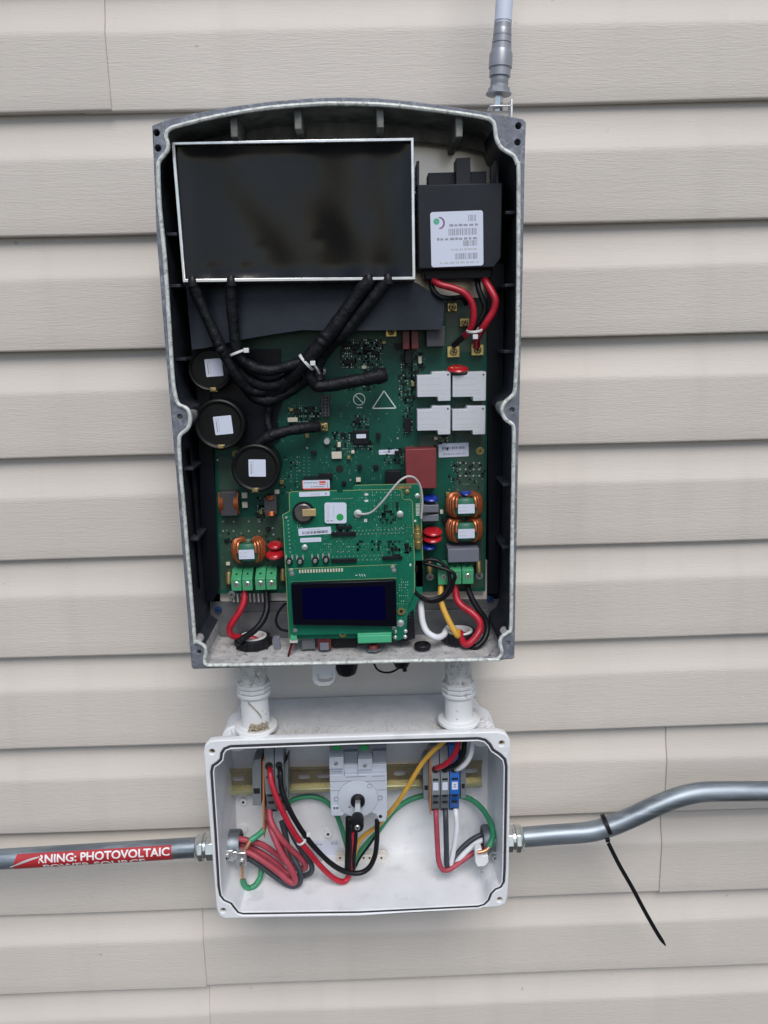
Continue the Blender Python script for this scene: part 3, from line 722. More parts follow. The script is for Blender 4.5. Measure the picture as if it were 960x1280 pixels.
# potted round inductors
def can(px, py, r, h, name, sx, sy, sw, sa, tabx, taby):
    Yc = YB - h; c = at(px, py, Yc); rr = px_r(r, Yc)
    o = MB().lathe(c, (0,1,0), [(.0025, 0.0002), (.0022, rr*.80), (.0004, rr*.86), (0, rr*.92), (.0007, rr*.975), (.0022, rr), (.006, rr), (.006, rr*.96), (h, rr*.93)], 44).build(name, m_disc, mbd)
    s = px_r(sw, Yc); sc = at(sx, sy, Yc + .0019)
    its = words(.08,.30,.10,.18,2,m_inkfaint) + [(.12,.25,.17,.85,m_inkgrey),(.24,.2,.28,.8,m_inkfaint)]
    sticker('label_sticker', o, sc, s, s*1.02, its, ang=R(sa))
    a, b, c_, d = rect(tabx - 4.5, taby - 3, tabx + 5, taby + 2.6, Yc + .003)
    q = MB(); q.box(a, b, Yc + .001, Yc + .009, c_, d); q.box(a+.001, b-.001, Yc - .0006, Yc + .002, c_+.001, d-.0006); q.build('clip', m_brassdull, o, bevel=.0003)
can(262, 461.5, 27.5, .026, 'potted_inductor', 267.5, 459.5, 21, 3, 267, 487)
can(274, 531, 32, .034, 'potted_inductor', 279, 531.5, 22.5, 4, 276.5, 558.5)
can(319.5, 585.5, 31, .034, 'potted_inductor', 321.5, 585, 21.5, -2, 319, 612.5)

# relays
def relay():
    Y = YB - .021
    q = MB(); q.ppoly([(521.5,469.5),(539,469),(540.5,465),(563.3,464.5),(563.3,501),(547.5,501.5),(547,496),(521.5,496.5)], Y, YB - .0006)
    r0 = q.build('relay', m_white, mbd, bevel=.0005)
    c = at(560, 468.3, Y); MB().lathe((c.x, Y - .0002, c.z), (0,1,0), [(0,.0009),(.001,.0009)], 12).build('dot', m_ink, r0)
    ink = MB()
    for u0, u1, y in ((527,531,473.5),(534,551,473),(525,549,481),(525,558,488),(549,552,480),(525,558,492),(550,558,498)):
        a, b, c_, d = rect(u0, y - .7, u1, y + .5, Y)
        n = max(1, int((u1-u0)/3))
        for k in range(n): ink.box(a + (b-a)*k/n, a + (b-a)*(k+.7)/n, Y - .00012, Y + .0001, c_, d)
    ink.build('faint_print', m_inkfaint, r0, smooth=False)
    return r0
rl = relay()
dx = at(607.5, 480, YB-.021) - at(563.3, 480, YB-.021); dz = at(540, 543.5, YB-.021) - at(540, 501.5, YB-.021)
for d in (dx, dz, dx + dz): copy_tree(rl, Vector((d.x, 0, d.z)), mbd)
for o in [o for o in C.objects if o.name.startswith('relay.')]: pass
# lens-shaped disc varistors standing on edge
def disc(px, py, w, h, hgt, m, name='disc_varistor', tilt=0.25):
    Y = YB - hgt; c = at(px, py, Y); r = px_r(w/2, Y); th = px_r(h, Y)*.42
    ax = Vector((0, -math.sin(tilt), math.cos(tilt)))
    prof = [(-th, r*.35), (-th*.85, r*.72), (-th*.45, r*.93), (0, r), (th*.45, r*.93), (th*.85, r*.72), (th, r*.35)]
    q = MB(); q.lathe(Vector((c.x, Y + r*.55, c.z)), ax, prof, 28)
    for s in (-1, 1): q.tube([(c.x + s*r*.4, Y + r, c.z), (c.x + s*r*.4, YB, c.z)], .0005, 6)
    return sub(q, name, m)
disc(573, 461.5, 27, 8, .022, m_redvar); disc(541.5, 666, 25, 8, .020, m_redvar); disc(541, 674.5, 25, 8, .020, m_redvar)
disc(343.5, 683, 20, 9, .018, m_redvar); disc(343, 695, 24, 11, .022, m_redvar)
disc(539, 624, 20, 7, .016, m_bluevar); disc(536.5, 684.5, 18, 7, .016, m_bluevar); disc(583, 617, 14, 4, .008, m_bluevar)
MORE = [(432,430,6,9,m_blk),(444,434,9,6,m_blk),(470,441,7,5,m_blk),(436,452,10,6,m_blk),(455,459,6,4,m_cream),(470,462,8,5,m_blk),(504,447,4,7,m_blk),(525,450,4,9,m_cream),(521,470-6,5,4,m_blk),
  (516,480,4,6,m_brassdull),(517,497,4,5,m_blk),(372,515,8,6,m_blk),(388,512,6,8,m_blk),(364,512,5,4,m_brassdull),(429,543,6,4,m_blk),(424,556,4,6,m_cream),(436,572,4,4,m_brassdull),(473,545,5,7,m_blk),
  (497,566,7,4,m_blk),(470,584,6,5,m_blk),(450,584,5,5,m_blk),(441,565,4,4,m_cream),(384,545,5,5,m_brassdull),(392,566,7,4,m_blk),(430,604,5,4,m_blk),(448,600,6,5,m_cream),(352,603,5,5,m_brassdull),(346,615,6,5,m_cream),
  (556,545,6,4,m_blk),(545,548,4,4,m_cream),(560,618,5,5,m_brassdull),(556,650,6,6,m_blk),(552,640,4,5,m_cream),(335,662,5,4,m_blk),(326,640,4,6,m_brassdull),(283,676,6,4,m_blk),(285,705,5,4,m_cream),(497,433,6,7,m_blk),(480,428,5,4,m_brassdull)]
def cap(x0, y0, x1, y1, hgt, m, name='film_capacitor', bev=.0008):
    q = MB(); q.pbox(x0, y0, x1, y1, YB - hgt, YB - .0004); return sub(q, name, m, bevel=bev)
cap(507, 561, 545.5, 611, .020, m_redcap)
cap(527, 631.5, 548.5, 641, .018, m_capgrey); cap(527, 643.5, 548.5, 652, .018, m_capgrey)
gcap = cap(560, 686, 599, 703, .026, m_capgrey)
cap(503, 413, 512, 437, .018, m_redblk, 'power_transistor'); cap(514, 413, 523.5, 436.5, .018, m_redblk, 'power_transistor')
cap(533, 408, 556.5, 433.5, .022, m_greydark, 'film_capacitor'); cap(506, 437, 515, 455, .012, m_blk, 'chip'); 
for z0 in (0, 1, 2):
    pass
cap(441.5, 538, 461, 556, .006, m_blk, 'chip')
sticker('label_sticker', bpy.data.objects['chip.001'] if 'chip.001' in bpy.data.objects else mbd, at(451.5, 545.2, YB - .0064), .0098, .0042, [])
cap(420.5-6, 565, 427, 573.5, .004, m_cream, 'optocoupler', .0003); cap(359.5, 522, 372, 527.5, .004, m_cream, 'optocoupler', .0003)
cap(399, 592, 415, 599.5, .004, m_blk, 'chip', .0003); cap(482, 589, 502, 605, .010, m_blk, 'chip', .0004); cap(505, 523, 514, 540, .006, m_blk, 'chip', .0003)
cap(445, 523, 450, 529, .003, m_blk, 'chip', .0002)
sl_ = cap(401.5, 494, 412, 521, .012, m_greydark, 'pin_header', .0004)
q = MB()
for k in range(6):
    for x in (404.5, 409): 
        p = at(x, 497 + 4.2*k, YB - .0121); q.box(p.x-.0008, p.x+.0008, p.y-.0001, p.y+.001, p.z-.001, p.z+.001)
q.build('pin_holes', m_hole, sl_, smooth=False)['kind'] = 'stuff'
for x, y, w, h, mm in MORE:
    cap(x - w/2, y - h/2, x + w/2, y + h/2, random.uniform(.0025, .007), mm, 'chip' if mm is m_blk else 'small_capacitor', .0003)
# electrolytic can, drill hole
q = MB(); q.lathe(at(408.5, 552, YB - .007), (0,1,0), [(0,.0028),(.0008,.0034),(.007,.0034)], 18); sub(q, 'small_capacitor', m_solder)
q = MB(); q.lathe(at(424.5, 586, YB), (0,-1,0), [(0,.0040),(.0003,.0040),(.0004,.0028)], 20); sub(q, 'drill_hole', m_hole)
sticker('label_strip', mbd, B(486, 565, .0003), px_r(25, YB), px_r(6, YB), words(.05,.9,.3,.6,6,m_inkfaint))
sticker('label_sticker', mbd, B(567, 562.5, .0003), px_r(38, YB), px_r(17.5, YB), bars(.12,.9,.25,.44,22) + bars(.15,.88,.70,.86,24,m_inkgrey) + [(0,.50,1,.53,m_inkfaint)], ang=R(1))
sticker('label_sticker', mbd, at(395, 606, YB - .024), px_r(35, YB-.024), px_r(12, YB-.024), [(.0,.86,1,1,m_inkred),(.0,0,.03,1,m_inkred),(.62,.1,.85,.34,m_inkred),(.62,.42,.85,.5,m_inkred)] + words(.08,.58,.18,.32,5,m_inkgrey) + words(.32,.82,.6,.74,6,m_inkgrey) + bars(.90,.95,.2,.8,2,m_inkgrey), ang=R(-.5))
cap(378, 600, 412, 613, .0235, m_blk, 'daughter_module', .0004)
# screw lugs, screws and spacers
def lug(px, py, r, h, w=0):
    q = MB(); c = at(px, py, YB - h)
    if w: 
        s = px_r(w/2, YB - h); q.box(c.x - s, c.x + s, c.y + .0005, YB, c.z - s*.85, c.z + s*.85)
    screw_head(q, c + Vector((0,.0005,0)), px_r(r, YB-h), .0022, 1 if w else 0, 2)
    return sub(q, 'screw_lug', [m_brass, m_brassdull, m_hole], bevel=.0003)
for a in ((567,440,4.6,.008,15),(597,437.5,4.6,.008,15),(489,415,4,.008,13),(403.5,534,5.2,.008,12),(565.5,384,4.6,.008,11),(581,403,4.6,.008,11)): lug(*a)
q = MB(); screw_head(q, B(403,464,.008), .004, .002, 0, 1); sub(q, 'screw', [m_screw, m_hole])
for px, py, mm in ((295,567.5,m_brassdull),(600,563.5,m_brass),(537.5,721,m_screw),(599,719.5,m_screw),(289.5,743,m_screw)):
    q = MB(); q.lathe(at(px, py, YB), (0,-1,0), [(0,.0040),(.0008,.0040),(.0008,.0028)], 20, 0, cap=False); screw_head(q, at(px, py, YB), .0030, .002, 0, 1)
    sub(q, 'board_screw', [mm, m_hole])
for px, py in ((286,720),(353.5,716),(536.5,707),(598,706)):
    q = MB(); q.lathe(at(px, py - 5, YB - .004), (0,-.35,-1), [(0,.0032),(.010,.0034),(.013,.0026)], 16); sub(q, 'spark_gap', m_brassdull)

# common-mode chokes: green ring core, copper turns either side, label in front
def choke(px, py, w, h, wind, lab=True, hgt=.026):
    Y = YB - hgt; a, b, c_, d = rect(px - w/2, py - h/2, px + w/2, py + h/2, Y)
    cx, cz = (a+b)/2, (c_+d)/2; Rr = (b-a)/2; hh = (d-c_)/2
    cy = Y + Rr*.98; tr = min(Rr*.38, hh*.9); ring = Rr - tr
    t = thing_part('common_mode_choke', Vector((cx, cy, cz)), mbd)
    q = MB(); vs = []; nseg, ns = 36, 12
    for i in range(nseg):
        A = 2*math.pi*i/nseg
        for k in range(ns):
            Bq = 2*math.pi*k/ns; rr_ = ring + tr*.80*max(-1, min(1, 1.35*math.cos(Bq)))
            vs.append((cx + rr_*math.sin(A), cy - rr_*math.cos(A), cz + hh*.80*max(-1, min(1, 1.35*math.sin(Bq)))))
    q.add(vs, [(i*ns + k, ((i+1)%nseg)*ns + k, ((i+1)%nseg)*ns + (k+1)%ns, i*ns + (k+1)%ns) for i in range(nseg) for k in range(ns)])
    q.build('core', m_core, t)
    for s in (-1, 1):
        pts = []; turns = 9
        for k in range(turns*14 + 1):
            f = k/(turns*14); A = s*(R(33) + f*R(112)); Bq = 2*math.pi*k/14
            ex = lambda v: math.copysign(abs(v)**.75, v)
            rr_ = ring + tr*1.0*ex(math.cos(Bq)); pts.append((cx + rr_*math.sin(A), cy - rr_*math.cos(A), cz + hh*.98*ex(math.sin(Bq))))
        MB().tube(pts, Rr*.078, 7).build('winding', wind, t)
    if lab:
        sticker('label_sticker', t, Vector((cx, cy - Rr*.955, cz - hh*.08)), Rr*.92, hh*.86, words(.08,.55,.62,.75,3,m_inkfaint) + words(.08,.5,.25,.35,2,m_inkfaint), r=.0006)
    return t
def thing_part(name, loc, parent):
    o = bpy.data.objects.new(name, None); C.objects.link(o); o.empty_display_size = .005
    o.parent = parent; o.location = loc - W[parent.name]; W[o.name] = Vector(loc); return o
choke(583, 635, 45, 27, m_copper); choke(583, 666, 45, 27, m_copper)
choke(308, 692, 42, 27, m_copper2 if False else m_copper)
# two more coils near the left edge
def coil_block(x0, y0, x1, y1, hgt, horizontal):
    Y = YB - hgt; a, b, c_, d = rect(x0, y0, x1, y1, Y)
    t = thing_part('coil_block', Vector(((a+b)/2, Y, (c_+d)/2)), mbd)
    MB().box(a, b, Y, YB - .0004, c_, d).build('core', m_greydark, t, bevel=.0006)
    for s in (0, 1):
        q = MB()
        for k in range(4):
            if horizontal:
                z = (d + .0008 - k*.0011) if s else (c_ - .0008 + k*.0011)
                q.tube(smooth_path([(a+.002, Y+.004, z), ((a+b)/2-.003, Y-.001, z), ((a+b)/2+.003, Y-.001, z), (b-.003, Y+.004, z)], 4), .0008, 6)
            else:
                x = (b + .001 - k*.0012) if s else (a - .001 + k*.0012)
                q.tube(smooth_path([(x, Y+.004, d-.001), (x, Y-.001, (c_+d)/2+.003), (x, Y-.001, (c_+d)/2-.003), (x, Y+.004, c_+.001)], 4), .0008, 6)
        q.build('winding', m_copper, t)
coil_block(275, 615, 296, 645, .014, False)
coil_block(330, 621, 346, 643, .016, True)
for x, y in ((305.5,619.5),(306,631.5)): cap(x-3.5, y-3.5, x+3.5, y+3.5, .005, m_cream, 'disc_capacitor', .0005)

# green screw terminals
def terminal(x0, x1, ytop, yface, ybot, n, hgt):
    Yf = YB - hgt; A = at(x0, (yface+ybot)/2, Yf).x; Bx = at(x1, (yface+ybot)/2, Yf).x
    zb = at((x0+x1)/2, ybot, Yf).z; zf = at((x0+x1)/2, yface, Yf).z; zt = at((x0+x1)/2, ytop, Yf + hgt*.55).z
    t = thing_part('screw_terminal', Vector(((A+Bx)/2, Yf, zb)), mbd); w = (Bx - A)/n
    for k in range(n):
        xa, xb = A + w*k + .0004, A + w*(k+1) - .0004
        pr = [(Yf, zb), (Yf, zf), (Yf + hgt*.5, zt), (YB - .0004, zt), (YB - .0004, zb)]
        q = MB(); m_ = len(pr)
        q.add([(xa, y, z) for y, z in pr] + [(xb, y, z) for y, z in pr], [(i, (i+1)%m_, (i+1)%m_+m_, i+m_) for i in range(m_)] + [tuple(range(m_-1,-1,-1)), tuple(range(m_, 2*m_))])
        blk = q.build('pole', m_term, t, bevel=.0005)
        q = MB(); screw_head(q, ((xa+xb)/2, Yf + .0008, zb + (zf-zb)*.55), min(w*.30, .0031), .0014, 0, 1, ang=random.uniform(.3, 1.2), cross=False); q.build('terminal_screw', [m_screw, m_hole], t)
        q = MB(); fm = Vector(((xa+xb)/2, Yf + hgt*.25, (zf+zt)/2)); nr = Vector((0, -(zt-zf), hgt*.5)).normalized()
        if nr.y > 0: nr = -nr
        q.lathe(fm - nr*.0002, nr, [(0,.0012),(.0006,.0012)], 10); q.build('test_hole', m_hole, t)
        q = MB(); q.box(xa + w*.22, xb - w*.22, Yf - .0001, Yf + .001, zb - .0002, zb + .0012); 
    return t
terminal(288.5, 316, 711, 724, 738.5, 2, .024); terminal(318.5, 346, 710, 723, 737.5, 2, .024)
terminal(547, 592.5, 703, 713, 730.5, 3, .024)

# ================================================================== CONTROL BOARD with the display
YK = -.126
ctl = thing('control_board', 'bright green control board with small dark blue screen at the inverter foot', 'circuit board', tuple(at(440, 700, YK)))
q = MB(); q.ppoly([(441,608.5),(444,606.5),(522,604.8),(525,606),(528.5,700),(528,741),(519,758),(516.5,797),(494,801),(440,760)], YK + .004, YK + .0056)
q.build('rear_board', [m_pcb2], ctl, smooth=False)
q = MB(); q.ppoly([(361.5,617),(364,614.5),(421,613.2),(422,616),(427.5,616),(428.5,613),(499,611.5),(502,613),(502.8,622),(505,624.5),(513,624.5),(515.5,627),(518,700),(518,741),(510,757),(507.5,797),(498,800.5),(494,800.5),(493,797),(374,798.5),(372.5,806),(362,806),(356.5,701),(354,650),(353,643.5),(362,639)], YK, YK + .0016)
cbrd = q.build('front_board', [m_pcb2], ctl, smooth=False)
# light board edges
mb = MB()
ed = [(353,643.5),(362,639),(361.5,617),(364,614.5),(421,613.2)]
for pts in (ed, [(428.5,613),(499,611.5),(502,613),(502.8,622),(505,624.5),(513,624.5),(515.5,627),(518,700),(518,741)], [(353,643.5),(354,650),(356.5,701),(362,806)]):
    for i in range(len(pts)-1): line2(mb, at(*pts[i], YK), at(*pts[i+1], YK), .0007, YK, th=.0002)
for pts in ([(444,606.5),(522,604.8),(525,606),(528.5,700)],):
    for i in range(len(pts)-1): line2(mb, at(*pts[i], YK+.004), at(*pts[i+1], YK+.004), .0007, YK+.004, th=.0002)
mb.build('board_edge', m_pcbedge, ctl, smooth=False)
ZK = [(470,625,500,660,70),(480,640,505,655,50),(478,675,500,695,40),(440,662,505,668,22),(505,655,516,672,20),(440,685,475,692,14),(412,670,440,690,24),(400,670,412,690,10),(420,655,445,665,10),(500,672,515,690,18),(500,745,512,775,16),(435,628,445,640,8),(360,640,370,650,4)]
clutter('printed_marks', cbrd, m_silkdim, ZK + [(440,618,515,700,120),(365,660,440,700,40)], YK, .0002, .0003, .0006, .0008, .0022)
clutter('white_print', cbrd, m_silk, [(468,625,502,662,110),(418,672,438,692,40),(440,676,480,692,34),(497,725,510,760,34),(480,676,502,697,46),(372,648,378,660,10),(448,612,500,622,24),(503,655,516,690,30),(400,680,420,692,16)], YK, .0002, .0003, .0005, .0006, .0014)
clutter('small_chips', cbrd, m_blk, [(474,630,498,654,16),(420,656,445,663,8),(485,675,500,695,12),(505,678,512,690,6),(446,676,476,688,10)], YK, .0009, .0012, .002, .0016, .003)
q = MB()
for (x0,y0,x1,y1,n,w,h) in ((416,623.5,440,623,11,.0010,.0007),(444,663.5,504,661,14,.0009,.0009),(446,668,504,666,13,.0009,.0009),(416,696,478,694,13,.0009,.0009),(448,700,480,699,7,.0009,.0009),
        (360,651,363,690,9,.0013,.0012),(414,664.5,440,663,6,.0009,.0009),(422,689.5,436,689,3,.001,.001)):
    rowpads(q, x0,y0,x1,y1,n, YK, w, h, .0004)
q.build('solder_pads', m_solder, cbrd, smooth=False)['kind'] = 'stuff'
for x0,y0,x1,y1 in ((414,665.5,445,670),(414,699,446,703),(478,696,503,699.5),(420,658,440,661)):
    q = MB(); q.pbox(x0,y0,x1,y1, YK - .0035, YK); q.build('pin_header', m_blk, ctl, bevel=.0002)
# coin cell in its holder
c = at(379, 641.5, YK - .005); bt = thing_part('coin_cell', c, ctl)
MB().lathe(c, (0,1,0), [(.0002,.0001),(0,.0080),(.0010,.0092),(.005,.0095)], 34).build('cell', m_batt, bt)
MB().lathe(c + Vector((0,.0012,0)), (0,1,0), [(0,.0110),(.0045,.0110),(.0045,.0098),(0,.0098),(0,.0110)], 34, cap=False).build('holder', m_blk, bt)
a, b, c_, d = rect(378, 636, 395, 645, YK - .006); q = MB(); q.box(a, b, YK - .0072, YK - .0064, c_, d); q.build('contact_clip', m_gold, bt, bevel=.0003)
sticker('label_sticker', ctl, at(419.5, 641, YK - .0015), px_r(28, YK), px_r(27, YK), [(.70,.70,.165,0,m_inkgreen,1)] + words(.08,.42,.84,.90,2,m_inkgrey) + [(.10,.12,.13,.8,m_inkfaint),(.18,.12,.21,.8,m_inkfaint),(.40,.1,.43,.7,m_inkfaint)], ang=R(-1.5), r=.0022, th=.0012)
sticker('label_strip', ctl, at(393, 617.5, YK - .0003), px_r(39, YK), px_r(6, YK), bars(.36,.68,.25,.75,14,m_inkfaint) + [(.85,.3,.9,.7,m_inkgrey)], ang=R(.6))
sticker('label_strip', ctl, at(393.5, 664, YK - .0003), px_r(42, YK), px_r(9.5, YK), bars(.12,.90,.45,.82,26) + words(.3,.7,.15,.3,5,m_inkfaint), ang=R(2.2))
sticker('label_strip', ctl, at(388.5, 674.8, YK - .0003), px_r(27, YK), px_r(5.8, YK), words(.08,.9,.4,.6,6,m_inkfaint), ang=R(.8))
for px, py, r in ((381,684,.0030),(500,642.5,.0034),(447.5,642,.0042),(358,647,.0014)):
    q = MB(); q.lathe(at(px, py, YK), (0,-1,0), [(0,r),(.0014,r),(.0020,r*.6)], 16); q.build('test_point', m_solder, ctl)
for px, py in ((509,615),(521.5,620)):
    q = MB(); q.lathe(at(px, py, YK + .004), (0,-1,0), [(0,.0026),(.0006,.0026),(.0012,.0016)], 16); q.build('test_point', m_brassdull if px < 515 else m_solder, ctl)
q = MB(); q.pbox(492, 607, 514, 611, YK + .0037, YK + .0041); q.build('gold_pad', m_brassdull, ctl, smooth=False)
q = MB(); rowpads(q, 522.3, 630, 522.5, 644, 9, YK + .004, .0042, .0008); q.build('edge_pads', m_silk, ctl, smooth=False)['kind'] = 'stuff'
q = MB()
for px, py, w, h in ((458,618,4.5,2.5),(458,626,4.5,2.5),(457,650.5,4,4),(519,651,2.5,2.5),(513,706,2,3)):
    a, b, c_, d = rect(px-w/2, py-h/2, px+w/2, py+h/2, YK); q.box(a, b, YK - .0003, YK, c_, d)
q.build('printed_patch', m_silk, ctl, smooth=False)['kind'] = 'stuff'
q = MB()
for px in (508, 513, 490, 495):
    a, b, c_, d = rect(px-1.6, 683, px+1.6, 688, YK); q.box(a, b, YK - .0014, YK, c_, d)
q.build('small_inductors', m_blk, ctl)['kind'] = 'stuff'
# four push buttons
def button(px, py):
    c = at(px, py, YK - .004); t = thing_part('push_button', c, ctl); s = .0030
    q = MB(); q.box(c.x - s, c.x + s, YK - .0038, YK, c.z - s, c.z + s); q.build('body', m_blk, t, bevel=.0003)
    q = MB()
    for k in (-1, 1): q.box(c.x + k*s - .0008, c.x + k*s + .0008, YK - .0024, YK, c.z + .001, c.z + .0058)
    q.build('bracket', m_solder, t)
    MB().lathe(c, (0,-1,0), [(0,.0022),(.0026,.0021),(.0034,.0015)], 14).build('plunger', m_screw, t)
for p in ((361.5,702),(375,702),(394,701),(407.5,700)): button(*p)
# display module
YD = YK - .008
dm = thing_part('display_module', at(430, 752, YD), ctl)
q = MB(); q.ppoly([(360,711),(496,705.5),(496.5,786),(494,788),(494,791),(368,794),(362,792)], YD, YD + .0016); q.build('display_board', m_pcb2, dm, smooth=False)
mb = MB(); 
for p_, q_ in (((360,711),(496,705.5)),((364,727.5),(495.5,722.5))): line2(mb, at(*p_, YD), at(*q_, YD), .0006, YD, th=.0002)
mb.build('board_edge', m_pcbedge, dm, smooth=False)
q = MB(); q.ppoly([(363.5,730),(495,725.5),(496,783.5),(366.5,781.5)], YD - .0075, YD); q.build('bezel', m_lcdrim, dm, bevel=.0008)
q = MB(); q.ppoly([(377.5,735.5),(481,732.5),(482.5,774.5),(379,774)], YD - .00762, YD - .007); q.build('screen', m_lcd, dm, smooth=False)
q = MB()
for k in range(16):
    a, b, c_, d = rect(373.8 + 3.52*k, 712.2 - .13*k, 375.8 + 3.52*k, 716.2 - .13*k, YD); q.box(a, b, YD - .0006, YD, c_, d)
q.build('pin_row', m_cream, dm, smooth=False)
q = MB()
for px, py in ((363.8,713),(365,717.5),(491,709),(492.5,713),(369,788),(432.5+60,785)): q.lathe(at(px, py, YD), (0,-1,0), [(0,.0024),(.0006,.0022),(.0008,.0008)], 14)
q.build('mounting_rivet', m_screw, dm)['kind'] = 'stuff'
mb = MB(); tm = text_mesh('4.2.2' if False else '', .003)
line2(mb, at(444,719,YD), at(447,719,YD), .0006, YD)
for px in (449, 452, 455): line2(mb, at(px,717.5,YD), at(px+1.6,720.5,YD), .0006, YD); 
mb.build('small_print', m_silk, dm, smooth=False)
for px, py in ((428.5,791.5),(501.5,764)):
    q = MB(); q.lathe(at(px, py, YK - .001), (0,-1,0), [(0,.0040),(.001,.0040),(.001,.0018),(0,.0018)], 20, cap=False); q.lathe(at(px, py, YK - .0008), (0,-1,0), [(0,.0019),(.0002,.0019)], 16, 1); q.build('mounting_hole', [m_brass, m_hole], ctl)
for px, py, r in ((500.5,779,.0040),(493.5,783,.0028),(494,789.5,.0022),(507,789,.0022),(494,796.5,.0022),(506.5,796,.0022)):
    q = MB(); q.lathe(at(px, py, YK), (0,-1,0), [(0,r),(.0007,r*.9),(.0014,r*.45)], 14); q.build('solder_joint', m_solder, ctl)
q = MB(); q.pbox(447, 791.5, 489.5, 804, YK - .010, YK + .001); q.pbox(447.6, 794.5, 489, 803.4, YK - .0106, YK - .0095); q.build('edge_connector', m_term2, ctl, bevel=.0006)
q = MB(); q.pbox(363, 791, 371, 800, YK - .007, YK); q.build('fan_connector', m_term2, ctl, bevel=.0004)
q = MB(); q.pbox(362, 800, 372, 804, YK - .006, YK); q.build('plug', m_coax, ctl, bevel=.0004)
q = MB(); q.pbox(397, 797, 414, 812, YK + .002, YK + .018); q.build('relay', m_redblk, ctl, bevel=.0006)
q = MB(); q.pbox(400, 804, 411, 813, YK - .0005, YK + .002); q.build('relay_pad', m_capgrey, ctl, bevel=.0004)
q = MB(); q.pbox(377, 797, 394, 812, YK + .004, YK + .014); q.build('shield_can', m_backgrey, ctl, bevel=.0006)
q = MB(); q.pbox(416, 797, 446, 809, YK + .010, YK + .020); q.build('port_block', m_blk, ctl, bevel=.0006)
q = MB(); q.pbox(342, 796, 350, 812, YK + .012, YK + .016); q.build('label_flag', m_capgrey, ctl, bevel=.0003)
q = MB(); q.ppoly([(509,770),(517,762),(519,798),(500,804),(494,801),(507,798)], YK + .002, YK + .016); q.build('rear_bracket', m_blk, ctl)
q = MB(); q.pbox(519, 700, 529, 734, YK + .004, YK + .012); q.build('ribbon_socket', m_blk, ctl, bevel=.0005)
# brass coax plug on the right edge
cp = at(521.5, 656, YK + .001); ax_ = Vector((0.03, 0, -1))
MB().lathe(cp, ax_, [(0,.0022),(.004,.0022),(.0042,.0040),(.008,.0040),(.0082,.0048),(.013,.0048),(.0132,.0038),(.017,.0038),(.0172,.0046),(.022,.0040),(.025,.0028)], 20).build('coax_plug', m_brass, ctl)

# ================================================================== CABLES AND WIRES INSIDE THE INVERTER
GS, GI, GJ = 'black sleeved cables of the potted box', 'wires inside the inverter', 'wires inside the white box'
def cable(name, pts, r, m, label, cat='cable', group=GS, **k):
    return tag(wire(name, pts, r, m, None, **k), label, cat, group)
def rings(o_name, parent, pts, r, m):
    mb = MB()
    for p, q_ in pts:
        p, q_ = at(*p), at(*q_); mb.lathe(p, (q_ - p), [(-.0022, r*.94), (-.0016, r), (.0016, r), (.0022, r*.94)], 14)
    return mb.build(o_name, m, parent)
c1 = cable('sleeved_cable', [(239.5,350,-.138),(247,370,-.135),(258,395,-.133),(272,425,-.131),(281,445,-.128),(291,463,-.124),(302,478,-.118),(313,488,-.112),(332,489,-.108),(352,484,-.106),(374,474,-.106)], .0052, m_sleeve,
      'black sleeved cable leaving the shiny box nearest its left corner', jitter=.0002)
rings('sleeve_end', c1, [((273,430,-.131),(275.5,435,-.131)), ((276,437,-.131),(278.5,442,-.131))], .0053, m_sleeve)
c2 = cable('sleeved_cable', [(288,350,-.138),(289,372,-.135),(291.5,400,-.132),(294,428,-.130),(297,442,-.128),(306,452,-.126),(322,461,-.124),(340,463,-.123),(360,458,-.123),(377,453,-.122),(390,451,-.12)], .0052, m_sleeve,
      'black sleeved cable running straight down then bending under the first white tie', jitter=.0002)
c3 = cable('sleeved_cable', [(461,350,-.138),(448,368,-.136),(432,390,-.134),(417,411,-.132),(404,427,-.130),(390,443,-.127),(378,458,-.122),(364,472,-.114),(347,487,-.106),(332,500,-.102)], .0068, m_sleeve,
      'thicker black sleeved cable slanting down from the shiny box to the second white tie', jitter=.0002)
rings('sleeve_end', c3, [((408,421,-.131),(405,425,-.131)), ((402,428,-.130),(399,432,-.130))], .0070, m_sleeve)
c4 = cable('sleeved_cable', [(485,350,-.138),(474,363,-.136),(458,383,-.134),(442,403,-.131),(428,419,-.127),(415,430,-.118),(402,446,-.112),(396,462,-.112),(399,476,-.114)], .0059, m_sleeve,
      'black sleeved cable leaving the shiny box closest to the filter box', jitter=.0002)
c5 = cable('sleeved_cable', [(384,455,-.120),(388,470,-.118),(396,482,-.117),(410,482,-.116),(432,478,-.115),(456,474,-.114),(470,471,-.112),(482,468,-.108)], [.0055]*14 + [.0060]*7 + [.0062]*7 + [.0064]*7 + [.0070]*7 + [.0074]*8, m_sleeve,
      'fat black sleeve lying sideways over the green board above the printed triangle', jitter=.00025)
c6 = cable('sleeved_cable', [(318,560,-.11),(330,549,-.112),(344,543,-.112),(362,538,-.110),(380,535,-.106),(399,533,-.098)], .0056, m_sleeve,
      'short black sleeve ending at the brass screw lug between the round inductors', jitter=.00025)
cable('sleeved_cable', [(300,452,-.114),(315,470,-.110),(330,483,-.108),(350,476,-.107),(372,468,-.108)], .0036, m_sleeve, 'black sleeve tucked behind the bundle beside the topmost round inductor', jitter=.00025)
cable('sleeved_cable', [(284,438,-.118),(296,458,-.115),(312,474,-.113),(332,482,-.112),(352,478,-.112),(372,462,-.112),(384,447,-.113)], .0058, m_sleeve, 'thick black sleeve doubling the bundle just above the middle round inductor', jitter=.00025)
cable('sleeved_cable', [(300,474,-.108),(318,495,-.105),(338,500,-.104),(362,488,-.105),(382,474,-.106)], .0062, m_sleeve, 'lowest black sleeve of the bundle, sagging over the dark board', jitter=.00025)
